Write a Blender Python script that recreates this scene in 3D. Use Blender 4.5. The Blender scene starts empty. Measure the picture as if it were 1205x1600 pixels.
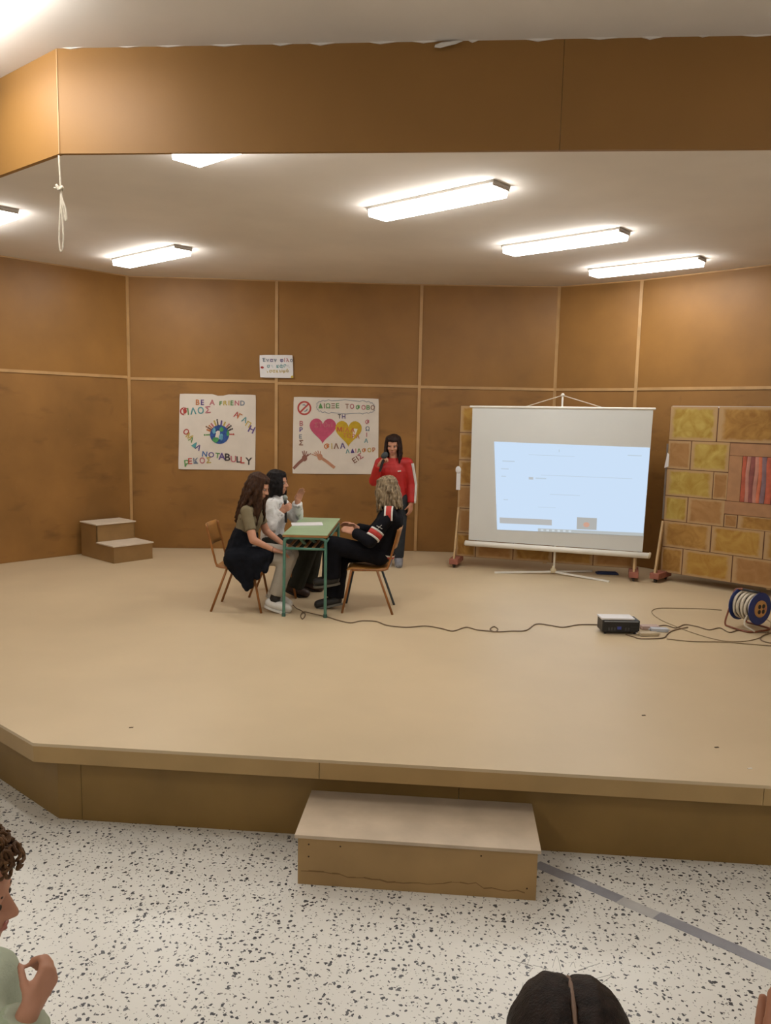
import bpy, bmesh, math, random
from mathutils import Vector, Matrix
random.seed(7)
S = bpy.context.scene
COL = S.collection

# ------------------------------------------------------------------ camera
PW, PH, FPX = 1205.0, 1600.0, 1230.0
YAW, PITCH, ROLL = math.radians(4.8), math.radians(7.0), math.radians(1.2)
CAM = Vector((0, 0, 2.36))
F0 = Vector((-math.sin(YAW), math.cos(YAW), 0)); R0 = Vector((math.cos(YAW), math.sin(YAW), 0)); ZV = Vector((0, 0, 1))
FW = F0*math.cos(PITCH) - ZV*math.sin(PITCH); U0 = F0*math.sin(PITCH) + ZV*math.cos(PITCH)
RT = R0*math.cos(ROLL) + U0*math.sin(ROLL); UP = U0*math.cos(ROLL) - R0*math.sin(ROLL)
cd = bpy.data.cameras.new('camera'); cam = bpy.data.objects.new('camera', cd); COL.objects.link(cam)
cd.sensor_fit = 'VERTICAL'; cd.sensor_height = 36.0; cd.lens = FPX/PH*36.0; cd.clip_start = 0.05
mw = Matrix((RT, UP, -FW)).transposed().to_4x4(); mw.translation = CAM; cam.matrix_world = mw
S.camera = cam

def ray(x, y): return FW + RT*((x-PW/2)/FPX) - UP*((y-PH/2)/FPX)
def onz(x, y, z):
    d = ray(x, y); return CAM + d*((z-CAM.z)/d.z)
def ony(x, y, Y):
    d = ray(x, y); return CAM + d*((Y-CAM.y)/d.y)
def onplane(x, y, p, n):
    d = ray(x, y); return CAM + d*((Vector(p)-CAM).dot(n)/d.dot(n))
def atd(x, y, k): return CAM + ray(x, y)*k

# ------------------------------------------------------------------ world, exposure
w = bpy.data.worlds.new('world'); S.world = w; w.use_nodes = True
w.node_tree.nodes['Background'].inputs[0].default_value = (0.9, 0.92, 1.0, 1)
w.node_tree.nodes['Background'].inputs[1].default_value = 0.02
S.view_settings.view_transform = 'Standard'; S.view_settings.look = 'None'
S.view_settings.gamma = 1.0; S.view_settings.use_curve_mapping = False
S.view_settings.exposure = 0.0
LAMP_W = 28.5        # radiance of the fluorescent diffusers over the stage
HALL_W = 26.0        # the same in the hall
LAMP_C = (1.0, 0.975, 0.925)

# ------------------------------------------------------------------ material helpers
def srgb(r, g, b):
    f = lambda c: (c/255/12.92) if c/255 <= 0.04045 else ((c/255+0.055)/1.055)**2.4
    return (f(r), f(g), f(b))
MATS = {}
def mat(name, col, rough=0.6, amt=0.12, scale=6.0, bump=0.0, bscale=60.0, spec=0.5, metal=0.0, stretch=None, detail=5.0):
    if name in MATS: return MATS[name]
    m = bpy.data.materials.new(name); m.use_nodes = True; nt = m.node_tree; N = nt.nodes; L = nt.links
    p = N['Principled BSDF']
    p.inputs['Roughness'].default_value = rough; p.inputs['Metallic'].default_value = metal
    p.inputs['Specular IOR Level'].default_value = spec
    tc = N.new('ShaderNodeTexCoord'); mp = N.new('ShaderNodeMapping'); L.new(tc.outputs['Object'], mp.inputs['Vector'])
    if stretch: mp.inputs['Scale'].default_value = stretch
    nz = N.new('ShaderNodeTexNoise'); nz.inputs['Scale'].default_value = scale; nz.inputs['Detail'].default_value = detail
    L.new(mp.outputs[0], nz.inputs['Vector'])
    rp = N.new('ShaderNodeValToRGB'); L.new(nz.outputs['Fac'], rp.inputs['Fac'])
    e = rp.color_ramp.elements; e[0].position = 0.3; e[1].position = 0.7
    e[0].color = tuple(c*(1-amt) for c in col)+(1,); e[1].color = tuple(min(1, c*(1+amt)) for c in col)+(1,)
    L.new(rp.outputs['Color'], p.inputs['Base Color'])
    if bump > 0:
        nb = N.new('ShaderNodeTexNoise'); nb.inputs['Scale'].default_value = bscale; nb.inputs['Detail'].default_value = 4
        L.new(mp.outputs[0], nb.inputs['Vector'])
        b = N.new('ShaderNodeBump'); b.inputs['Strength'].default_value = bump; b.inputs['Distance'].default_value = 0.01
        L.new(nb.outputs['Fac'], b.inputs['Height']); L.new(b.outputs[0], p.inputs['Normal'])
    if rough >= 0.85: p.inputs['Specular IOR Level'].default_value = min(spec, 0.12)
    MATS[name] = m; return m
def emit(name, col, strength):
    if name in MATS: return MATS[name]
    m = bpy.data.materials.new(name); m.use_nodes = True; nt = m.node_tree
    for n in list(nt.nodes): nt.nodes.remove(n)
    o = nt.nodes.new('ShaderNodeOutputMaterial'); e = nt.nodes.new('ShaderNodeEmission')
    e.inputs[0].default_value = tuple(col)+(1,); e.inputs[1].default_value = strength
    nt.links.new(e.outputs[0], o.inputs[0]); MATS[name] = m; return m

M_WALL = mat('hardboard', (0.268, 0.129, 0.031), 0.46, 0.13, 1.6, 0.04, 90, 0.30)
M_WALL2 = mat('hardboard_worn', (0.262, 0.128, 0.035), 0.46, 0.20, 1.3, 0.05, 90, 0.30)
def scuffs(m):
    nt = m.node_tree; N = nt.nodes; L = nt.links; p = N['Principled BSDF']; src = p.inputs['Base Color'].links[0].from_socket
    tc = N.new('ShaderNodeTexCoord')
    for sc_, st_, lo, hi, f_, c_ in ((2.2, (1, 1, 2.6), .57, .74, .45, (.10, .045, .015)), (9.0, (1, 1, .35), .66, .80, .35, (.10, .05, .02)), (38.0, (1, 1, 1), .745, .77, .6, (.50, .34, .18))):
        mp = N.new('ShaderNodeMapping'); mp.inputs['Scale'].default_value = st_; mp.inputs['Location'].default_value = (sc_, 3, 7); L.new(tc.outputs['Object'], mp.inputs['Vector'])
        nz = N.new('ShaderNodeTexNoise'); nz.inputs['Scale'].default_value = sc_; nz.inputs['Detail'].default_value = 6; L.new(mp.outputs[0], nz.inputs['Vector'])
        mr = N.new('ShaderNodeMapRange'); mr.inputs['From Min'].default_value = lo; mr.inputs['From Max'].default_value = hi; mr.inputs['To Max'].default_value = f_; L.new(nz.outputs['Fac'], mr.inputs['Value'])
        mx = N.new('ShaderNodeMix'); mx.data_type = 'RGBA'; L.new(mr.outputs[0], mx.inputs['Factor']); L.new(src, mx.inputs['A']); mx.inputs['B'].default_value = c_+(1,); src = mx.outputs['Result']
    L.new(src, p.inputs['Base Color'])
scuffs(M_WALL2)
M_FASC = mat('hardboard_fascia', (0.282, 0.140, 0.036), 0.5, 0.07, 1.2, 0.03, 90, 0.35)
M_RISER = mat('hardboard_riser', (0.24, 0.142, 0.038), 0.5, 0.14, 2.0, 0.04, 70, 0.4)
M_DECK = mat('stage_deck', (0.545, 0.430, 0.275), 0.42, 0.06, 1.1, 0.03, 140, 0.45)
M_LIP = mat('stage_lip', (0.39, 0.255, 0.105), 0.45, 0.10, 2.5, 0.03, 80, 0.4)
M_BATTEN = mat('pine_batten', (0.45, 0.265, 0.105), 0.5, 0.14, 5.0, 0.03, 60)
M_CEIL = mat('ceiling_plaster', (0.78, 0.73, 0.68), 0.9, 0.05, 1.2, 0.06, 30, 0.2)
M_HALLWALL = mat('hall_wall_paint', (0.62, 0.56, 0.47), 0.8, 0.05, 1.5, 0.04, 40, 0.3)
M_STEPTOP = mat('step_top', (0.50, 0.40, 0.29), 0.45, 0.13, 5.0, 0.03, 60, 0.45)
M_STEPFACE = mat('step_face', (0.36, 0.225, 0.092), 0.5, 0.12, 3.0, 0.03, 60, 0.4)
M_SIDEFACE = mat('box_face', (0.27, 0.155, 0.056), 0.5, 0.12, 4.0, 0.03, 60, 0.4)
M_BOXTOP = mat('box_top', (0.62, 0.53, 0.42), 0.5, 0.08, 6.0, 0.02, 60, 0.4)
M_SEAM = mat('seam_dark', (0.05, 0.025, 0.01), 0.8, 0.1)
M_WHITEMETAL = mat('white_enamel', (0.72, 0.70, 0.65), 0.4, 0.03, 4)
M_BLACK = mat('black_plastic', (0.012, 0.012, 0.014), 0.4, 0.2, 20)
M_DARK = mat('dark_rubber', (0.03, 0.025, 0.022), 0.6, 0.2, 20)
M_SKIN = mat('skin', (0.50, 0.245, 0.155), 0.5, 0.07, 18, 0.02, 200, 0.4)
M_SKIN2 = mat('skin_warm', (0.40, 0.17, 0.095), 0.5, 0.08, 18, 0.02, 200, 0.4)
M_LIPS = mat('lips', (0.40, 0.145, 0.105), 0.45, 0.08, 30)
M_EYEW = mat('eye_white', (0.42, 0.37, 0.34), 0.3, 0.03)
M_EYEB = mat('eye_iris', (0.03, 0.017, 0.01), 0.25, 0.2, 40)
M_NAIL = mat('nail', (0.55, 0.30, 0.22), 0.3, 0.05)
M_PAPER = mat('poster_paper', (0.66, 0.60, 0.53), 0.7, 0.05, 4.0, 0.15, 12, 0.3)
M_PAPERW = mat('white_paper', (0.72, 0.71, 0.72), 0.7, 0.04, 6.0, 0.05, 20, 0.3)

def terrazzo():
    m = bpy.data.materials.new('terrazzo'); m.use_nodes = True; nt = m.node_tree; N = nt.nodes; L = nt.links
    p = N['Principled BSDF']; p.inputs['Roughness'].default_value = 0.32; p.inputs['Specular IOR Level'].default_value = 0.45
    tc = N.new('ShaderNodeTexCoord')
    nd = N.new('ShaderNodeTexNoise'); nd.inputs['Scale'].default_value = 55; nd.inputs['Detail'].default_value = 2
    L.new(tc.outputs['Object'], nd.inputs['Vector'])
    sub = N.new('ShaderNodeVectorMath'); sub.operation = 'SUBTRACT'; sub.inputs[1].default_value = (0.5, 0.5, 0.5); L.new(nd.outputs['Color'], sub.inputs[0])
    sc = N.new('ShaderNodeVectorMath'); sc.operation = 'SCALE'; sc.inputs['Scale'].default_value = 0.030; L.new(sub.outputs[0], sc.inputs[0])
    ad = N.new('ShaderNodeVectorMath'); L.new(tc.outputs['Object'], ad.inputs[0]); L.new(sc.outputs[0], ad.inputs[1])
    bn = N.new('ShaderNodeTexNoise'); bn.inputs['Scale'].default_value = 2.2; L.new(tc.outputs['Object'], bn.inputs['Vector'])
    br = N.new('ShaderNodeValToRGB'); L.new(bn.outputs['Fac'], br.inputs['Fac'])
    br.color_ramp.elements[0].color = (0.70, 0.68, 0.63, 1); br.color_ramp.elements[1].color = (0.78, 0.765, 0.71, 1)
    col = br.outputs['Color']
    for scale, keep, rmin, rmax, c in ((80, 0.20, 0.10, 0.33, (0.24, 0.225, 0.20)), (38, 0.50, 0.04, 0.32, (0.035, 0.036, 0.040)), (26, 0.20, 0.05, 0.26, (0.08, 0.08, 0.085))):
        mp = N.new('ShaderNodeMapping'); mp.inputs['Location'].default_value = (scale*1.3, scale*0.7, 0.0); L.new(ad.outputs[0], mp.inputs['Vector'])
        v = N.new('ShaderNodeTexVoronoi'); v.voronoi_dimensions = '2D'; v.inputs['Scale'].default_value = scale; L.new(mp.outputs[0], v.inputs['Vector'])
        sx = N.new('ShaderNodeSeparateColor'); L.new(v.outputs['Color'], sx.inputs[0])
        mr = N.new('ShaderNodeMapRange'); mr.inputs['To Min'].default_value = rmin; mr.inputs['To Max'].default_value = rmax; L.new(sx.outputs[0], mr.inputs['Value'])
        lt = N.new('ShaderNodeMath'); lt.operation = 'LESS_THAN'; L.new(v.outputs['Distance'], lt.inputs[0]); L.new(mr.outputs[0], lt.inputs[1])
        kp = N.new('ShaderNodeMath'); kp.operation = 'LESS_THAN'; kp.inputs[1].default_value = keep; L.new(sx.outputs[1], kp.inputs[0])
        mu = N.new('ShaderNodeMath'); mu.operation = 'MULTIPLY'; L.new(lt.outputs[0], mu.inputs[0]); L.new(kp.outputs[0], mu.inputs[1])
        mx = N.new('ShaderNodeMix'); mx.data_type = 'RGBA'; L.new(mu.outputs[0], mx.inputs['Factor']); L.new(col, mx.inputs['A']); mx.inputs['B'].default_value = c+(1,)
        col = mx.outputs['Result']
    L.new(col, p.inputs['Base Color']); return m
M_TERR = terrazzo()

def stone_paint(name, c1, c2, edge):
    m = bpy.data.materials.new(name); m.use_nodes = True; nt = m.node_tree; N = nt.nodes; L = nt.links
    p = N['Principled BSDF']; p.inputs['Roughness'].default_value = 0.7; p.inputs['Specular IOR Level'].default_value = 0.3
    tc = N.new('ShaderNodeTexCoord'); uv = N.new('ShaderNodeUVMap')
    nz = N.new('ShaderNodeTexNoise'); nz.inputs['Scale'].default_value = 5.5; nz.inputs['Detail'].default_value = 6; nz.inputs['Distortion'].default_value = 1.6
    L.new(tc.outputs['Object'], nz.inputs['Vector'])
    rp = N.new('ShaderNodeValToRGB'); L.new(nz.outputs['Fac'], rp.inputs['Fac']); e = rp.color_ramp.elements
    e[0].position = 0.34; e[1].position = 0.66; e[0].color = c1+(1,); e[1].color = c2+(1,)
    # pale brushed border: distance of the UV from the block's rim
    sep = N.new('ShaderNodeSeparateXYZ'); L.new(uv.outputs[0], sep.inputs[0])
    def rim(o):
        a = N.new('ShaderNodeMath'); a.operation = 'SUBTRACT'; a.inputs[1].default_value = 0.5; L.new(o, a.inputs[0])
        b = N.new('ShaderNodeMath'); b.operation = 'ABSOLUTE'; L.new(a.outputs[0], b.inputs[0]); return b.outputs[0]
    mx = N.new('ShaderNodeMath'); mx.operation = 'MAXIMUM'; L.new(rim(sep.outputs[0]), mx.inputs[0]); L.new(rim(sep.outputs[1]), mx.inputs[1])
    n2 = N.new('ShaderNodeTexNoise'); n2.inputs['Scale'].default_value = 14; L.new(tc.outputs['Object'], n2.inputs['Vector'])
    ad = N.new('ShaderNodeMath'); ad.operation = 'MULTIPLY_ADD'; ad.inputs[1].default_value = 0.10; L.new(n2.outputs['Fac'], ad.inputs[0]); L.new(mx.outputs[0], ad.inputs[2])
    r2 = N.new('ShaderNodeMapRange'); r2.inputs['From Min'].default_value = 0.44; r2.inputs['From Max'].default_value = 0.51; L.new(ad.outputs[0], r2.inputs['Value'])
    mix = N.new('ShaderNodeMix'); mix.data_type = 'RGBA'; L.new(r2.outputs[0], mix.inputs['Factor']); L.new(rp.outputs['Color'], mix.inputs['A']); mix.inputs['B'].default_value = edge+(1,)
    L.new(mix.outputs['Result'], p.inputs['Base Color']); return m
EDGE = (0.42, 0.27, 0.13)
M_ST = [stone_paint('stone_gold', (0.34, 0.17, 0.030), (0.44, 0.27, 0.06), EDGE), stone_paint('stone_ochre', (0.26, 0.125, 0.026), (0.40, 0.22, 0.055), EDGE),
        stone_paint('stone_yellow', (0.34, 0.21, 0.035), (0.46, 0.34, 0.085), EDGE), stone_paint('stone_tan', (0.30, 0.15, 0.05), (0.37, 0.20, 0.075), EDGE)]
M_JOINT = mat('painted_joint', (0.13, 0.055, 0.028), 0.8, 0.15, 8)

# ------------------------------------------------------------------ mesh helpers
class MB:
    def __init__(s): s.v = []; s.f = []; s.m = []; s.uv = {}
    def add(s, vs, fs, mi=0):
        o = len(s.v); s.v += [Vector(v) for v in vs]
        for f in fs: s.f.append([i+o for i in f]); s.m.append(mi)
    def obox(s, o, ux, uy, uz, x0, x1, y0, y1, z0, z1, mi=0):
        o = Vector(o); ux = Vector(ux); uy = Vector(uy); uz = Vector(uz)
        vs = [o+ux*x+uy*y+uz*z for x in (x0, x1) for y in (y0, y1) for z in (z0, z1)]
        s.add(vs, [(0, 1, 3, 2), (4, 6, 7, 5), (0, 4, 5, 1), (2, 3, 7, 6), (0, 2, 6, 4), (1, 5, 7, 3)], mi)
    def box(s, x0, x1, y0, y1, z0, z1, mi=0): s.obox((0, 0, 0), (1, 0, 0), (0, 1, 0), (0, 0, 1), x0, x1, y0, y1, z0, z1, mi)
    def bar(s, a, b, wd, ht, up=ZV, mi=0):
        a = Vector(a); b = Vector(b); d = (b-a); l = d.length; d.normalize(); sd = d.cross(Vector(up)).normalized(); u = sd.cross(d)
        s.obox(a, d, sd, u, 0, l, -wd/2, wd/2, -ht/2, ht/2, mi)
    def tube(s, pts, r, n=8, mi=0, closed=False):
        pts = [Vector(p) for p in pts]; k = len(pts); rs = r if isinstance(r, (list, tuple)) else [r]*k
        ref = None; rings = []
        for i, p in enumerate(pts):
            if closed: t = pts[(i+1) % k]-pts[i-1]
            else: t = (pts[min(i+1, k-1)]-pts[max(i-1, 0)])
            t.normalize()
            if ref is None: ref = t.orthogonal().normalized()
            ref = (ref-t*ref.dot(t)); ref = ref.normalized() if ref.length > 1e-6 else t.orthogonal().normalized()
            b = t.cross(ref)
            rings.append([p+(ref*math.cos(2*math.pi*j/n)+b*math.sin(2*math.pi*j/n))*rs[i] for j in range(n)])
        vs = [v for rg in rings for v in rg]; fs = []
        for i in range(k if closed else k-1):
            i2 = (i+1) % k
            for j in range(n): fs.append((i*n+j, i*n+(j+1) % n, i2*n+(j+1) % n, i2*n+j))
        if not closed: fs.append(tuple(range(n-1, -1, -1))); fs.append(tuple((k-1)*n+j for j in range(n)))
        s.add(vs, fs, mi)
    def lathe(s, o, ax, prof, n=24, mi=0):     # prof: list of (along axis, radius)
        o = Vector(o); ax = Vector(ax).normalized(); u = ax.orthogonal().normalized(); v = ax.cross(u)
        vs = [o+ax*t+(u*math.cos(2*math.pi*j/n)+v*math.sin(2*math.pi*j/n))*max(r, 1e-4) for t, r in prof for j in range(n)]
        fs = []; k = len(prof)
        for i in range(k-1):
            for j in range(n): fs.append((i*n+j, i*n+(j+1) % n, (i+1)*n+(j+1) % n, (i+1)*n+j))
        fs.append(tuple(range(n-1, -1, -1))); fs.append(tuple((k-1)*n+j for j in range(n)))
        s.add(vs, fs, mi)
    def ell(s, c, ax, rad, n=14, k=9, mi=0):   # ellipsoid with axes ax (3 vectors) and radii
        c = Vector(c); X, Y, Z = [Vector(a) for a in ax]; vs = []; fs = []
        for i in range(k+1):
            th = math.pi*i/k
            for j in range(n):
                ph = 2*math.pi*j/n
                vs.append(c+X*(rad[0]*math.sin(th)*math.cos(ph))+Y*(rad[1]*math.sin(th)*math.sin(ph))+Z*(rad[2]*math.cos(th)))
        for i in range(k):
            for j in range(n): fs.append((i*n+j, i*n+(j+1) % n, (i+1)*n+(j+1) % n, (i+1)*n+j))
        s.add(vs, fs, mi)
    def cap(s, a, b, r0, r1, ra=None, su=1.0, round0=True, round1=True, n=14):
        # tapered capsule; cross-section widened by su along ra
        a = Vector(a); b = Vector(b); d = b-a; l = max(d.length, 1e-5); d = d/l
        u = Vector(ra) if ra is not None else d.orthogonal()
        u = (u-d*u.dot(d)); u = u.normalized() if u.length > 1e-4 else d.orthogonal().normalized(); v = d.cross(u)
        prof = []
        if round0: prof += [(-r0*math.cos(t), r0*math.sin(t)) for t in (0.02, 0.35, 0.7, 1.1)]
        prof.append((0, r0)); prof.append((l, r1))
        if round1: prof += [(l+r1*math.sin(t), r1*math.cos(t)) for t in (0.45, 0.85, 1.2, 1.55)]
        vs = [a+d*t+(u*(su*math.cos(2*math.pi*j/n))+v*math.sin(2*math.pi*j/n))*r for t, r in prof for j in range(n)]
        fs = []; k = len(prof)
        for i in range(k-1):
            for j in range(n): fs.append((i*n+j, i*n+(j+1) % n, (i+1)*n+(j+1) % n, (i+1)*n+j))
        fs.append(tuple(range(n-1, -1, -1))); fs.append(tuple((k-1)*n+j for j in range(n)))
        s.add(vs, fs)

OFF = {}
def tag(o, label=None, cat=None, group=None, kind=None):
    if label: o['label'] = label
    if cat: o['category'] = cat
    if group: o['group'] = group
    if kind: o['kind'] = kind
    return o
def thing(name, label, cat, loc, group=None):
    o = bpy.data.objects.new(name, None); o.empty_display_size = 0.1; COL.objects.link(o); o.location = loc
    OFF[o.name] = Vector(loc); return tag(o, label, cat, group)
def struct(name, loc=(0, 0, 0)):
    o = bpy.data.objects.new(name, None); o.empty_display_size = 0.1; COL.objects.link(o); o.location = loc
    OFF[o.name] = Vector(loc); o['kind'] = 'structure'; return o
def tomesh(name, mb, mats, off, smooth=False):
    me = bpy.data.meshes.new(name); me.from_pydata([tuple(v-off) for v in mb.v], [], mb.f)
    for m in (mats if isinstance(mats, (list, tuple)) else [mats]): me.materials.append(m)
    for p, mi in zip(me.polygons, mb.m): p.material_index = mi; p.use_smooth = smooth
    bm = bmesh.new(); bm.from_mesh(me); bmesh.ops.recalc_face_normals(bm, faces=bm.faces); bm.to_mesh(me); bm.free()
    me.update(); return me
def obj(name, mb, mats, parent=None, smooth=False, bevel=0.0, loc=None, label=None):
    off = OFF[parent.name] if parent else Vector(loc if loc is not None else (0, 0, 0))
    o = bpy.data.objects.new(name, tomesh(name, mb, mats, off, smooth)); COL.objects.link(o)
    if parent: o.parent = parent
    else: o.location = off
    OFF[o.name] = off
    if bevel > 0:
        b = o.modifiers.new('bevel', 'BEVEL'); b.width = bevel; b.segments = 2; b.limit_method = 'ANGLE'
    if label: o['label'] = label
    return o
def fuse(name, mb, mats, parent, voxel=0.006, smooth=6, label=None, disp=None):
    # one continuous skin around overlapping volumes
    t = bpy.data.objects.new('tmp', tomesh('tmp', mb, mats, OFF[parent.name])); COL.objects.link(t)
    r = t.modifiers.new('r', 'REMESH'); r.mode = 'VOXEL'; r.voxel_size = voxel; r.use_smooth_shade = True
    if smooth:
        sm = t.modifiers.new('s', 'SMOOTH'); sm.factor = 0.5; sm.iterations = smooth
    if disp:
        tx = bpy.data.textures.new('fold', 'CLOUDS'); tx.noise_scale = disp[0]
        d = t.modifiers.new('d', 'DISPLACE'); d.texture = tx; d.strength = disp[1]; d.mid_level = 0.5; d.texture_coords = 'LOCAL'
    dg = bpy.context.evaluated_depsgraph_get()
    me = bpy.data.meshes.new_from_object(t.evaluated_get(dg)); me.name = name
    bpy.data.objects.remove(t)
    for p in me.polygons: p.use_smooth = True
    o = bpy.data.objects.new(name, me); COL.objects.link(o); o.parent = parent; OFF[o.name] = OFF[parent.name]
    if label: o['label'] = label
    return o
def bez(pts, n=8):      # Catmull-Rom through points
    pts = [Vector(p) for p in pts]; out = []
    for i in range(len(pts)-1):
        p0 = pts[max(i-1, 0)]; p1 = pts[i]; p2 = pts[i+1]; p3 = pts[min(i+2, len(pts)-1)]
        for k in range(n):
            t = k/n; out.append(0.5*((2*p1)+(p2-p0)*t+(2*p0-5*p1+4*p2-p3)*t*t+(3*p1-p0-3*p2+p3)*t**3))
    out.append(pts[-1]); return out

ZS, ZC, ZH = 0.5, 4.10, 4.20     # stage deck, stage ceiling, hall ceiling

# ------------------------------------------------------------------ the setting: hall
mb = MB(); mb.box(-6.5, 7.0, -6.0, 6.5, -0.1, 0.0)
tag(obj('floor', mb, M_TERR), kind='structure')
# stage outline (deck edge and riser line)
DE = [Vector((-6.2, 6.75, 0)), Vector((-2.29, 4.03, 0)), Vector((4.55, 4.03, 0)), Vector((6.6, 5.6, 0))]
RI = [Vector((-6.1, 6.85, 0)), Vector((-2.21, 4.14, 0)), Vector((4.50, 4.14, 0)), Vector((6.5, 5.7, 0))]
V = [Vector(p) for p in ((-6.9, 6.78, 0), (-4.30, 10.25, 0), (-2.39, 10.53, 0), (-0.48, 10.76, 0), (1.34, 10.85, 0), (2.28, 10.30, 0), (3.70, 9.04, 0), (5.12, 7.78, 0), (6.6, 6.46, 0))]
stage = struct('floor_stage', (0, 4, 0))
mb = MB()
poly = DE + [Vector((6.6, 6.5, 0))] + [v+Vector((0, 0.02, 0)) for v in reversed(V[1:-1])] + [Vector((-6.9, 6.8, 0))]
n = len(poly); top = [p+ZV*ZS for p in poly]; bot = [p+ZV*(ZS-0.018) for p in poly]
mb.add(top+bot, [tuple(range(n)), tuple(range(2*n-1, n-1, -1))]+[(i, (i+1) % n, n+(i+1) % n, n+i) for i in range(n)])
obj('deck', mb, M_DECK, stage)
def facing_boards(line, z0, z1, th, cuts, name, m, inward):
    for i in range(len(line)-1):
        a, b = line[i], line[i+1]; d = (b-a); l = d.length; d = d/l; nn = Vector((-d.y, d.x, 0))
        cs = [0.0]+[c for c in cuts[i]]+[l]
        for k in range(len(cs)-1):
            mb = MB(); mb.obox(a, d, nn, ZV, cs[k]+(0.0015 if k else 0), cs[k+1]-(0.0015 if k < len(cs)-2 else 0), 0, th, z0, z1)
            obj(name, mb, m, stage)
facing_boards(DE, ZS-0.11, ZS-0.018, 0.02, [[2.4], [1.62, 3.95, 6.0], []], 'lip_board', M_LIP, True)
facing_boards(RI, 0.0, ZS-0.018, 0.02, [[2.3], [0.14, 2.3, 4.4], []], 'riser_panel', M_RISER, True)
mb = MB(); mb.box(-0.1, 0.1, 8.0, 8.2, 0.0, ZS-0.02); mb.box(-3.6, -3.4, 7.5, 7.7, 0, ZS-0.02); mb.box(3.4, 3.6, 7.0, 7.2, 0, ZS-0.02)
obj('joist_post', mb, M_SEAM, stage)

# stage back walls: panels with pine battens over the joints
def wall(name, a, b, cuts, battens, zmid):
    root = struct(name, (a+b)*0.5); d = b-a; l = d.length; d = d/l; nn = Vector((-d.y, d.x, 0))   # nn away from the camera
    cs = [0]+cuts+[l]
    for k in range(len(cs)-1):
        for z0, z1, m in ((ZS, zmid, M_WALL2), (zmid, ZC, M_WALL)):
            mb = MB(); mb.obox(a, d, nn, ZV, cs[k]+0.002, cs[k+1]-0.002, 0.0, 0.02, z0+0.002, z1-0.002); obj('panel', mb, m, root)
    mb = MB(); mb.obox(a, d, nn, ZV, 0, l, 0.021, 0.06, ZS-0.3, ZC+0.1); obj('stud_backing', mb, M_SEAM, root)
    for x in battens:
        mb = MB(); mb.obox(a, d, nn, ZV, x-0.02, x+0.02, -0.014, 0.0, ZS+0.002, ZC-0.002); obj('batten', mb, M_BATTEN, root)
    mb = MB(); mb.obox(a, d, nn, ZV, 0, l, -0.010, 0.0, zmid-0.018, zmid+0.018); obj('rail', mb, M_BATTEN, root)
    mb = MB(); mb.obox(a, d, nn, ZV, 0, l, -0.006, 0.0, ZC-0.014, ZC-0.001); obj('top_strip', mb, M_BATTEN, root)
wall('wall_left', V[0], V[1], [0.45, 2.35], [0.45, 2.35, 4.315], 2.79)
wall('wall_back_1', V[1], V[2], [], [], 2.775)
wall('wall_back_2', V[2], V[3], [], [0.0], 2.755)
wall('wall_back_3', V[3], V[4], [], [0.0], 2.75)
wall('wall_back_4', V[4], V[5], [], [0.0, (V[5]-V[4]).length], 2.75)
wall('wall_right', V[5], V[8], [1.9, 3.8], [1.9, 3.8], 2.755)
# two short stubs of the same hardboard closing the stage sides towards the hall
for nm, a, b in (('wall_stub_left', Vector((-6.45, 6.3, 0)), V[0]), ('wall_stub_right', V[8], Vector((6.95, 5.6, 0)))):
    d = b-a; l = d.length; d = d/l; nn = Vector((-d.y, d.x, 0))
    mb = MB(); mb.obox(a, d, nn, ZV, 0, l, 0, 0.05, 0, ZH); tag(obj(nm, mb, M_WALL), kind='structure')
# ceilings
FA = [Vector((-6.4, 7.05, 0)), Vector((-2.10, 4.15, 0)), Vector((4.4, 4.15, 0)), Vector((6.6, 5.7, 0))]
mb = MB()
poly = [p+Vector((0, 0.03, 0)) for p in FA] + [Vector((6.8, 6.6, 0))]+[v+Vector((0, 0.05, 0)) for v in reversed(V[1:-1])]+[Vector((-7.1, 6.9, 0))]
n = len(poly); lo = [p+ZV*ZC for p in poly]; hi = [p+ZV*(ZC+0.16) for p in poly]
mb.add(lo+hi, [tuple(range(n)), tuple(range(2*n-1, n-1, -1))]+[(i, (i+1) % n, n+(i+1) % n, n+i) for i in range(n)])
tag(obj('ceiling_stage', mb, M_CEIL), kind='structure')
mb = MB()
poly = [Vector((-6.5, -6, 0)), Vector((7, -6, 0)), Vector((7, 6.0, 0))]+list(reversed(FA))+[Vector((-6.5, 7.1, 0))]
n = len(poly); lo = [p+ZV*ZH for p in poly]; hi = [p+ZV*(ZH+0.16) for p in poly]
mb.add(lo+hi, [tuple(range(n)), tuple(range(2*n-1, n-1, -1))]+[(i, (i+1) % n, n+(i+1) % n, n+i) for i in range(n)])
tag(obj('ceiling_hall', mb, M_CEIL), kind='structure')
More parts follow.
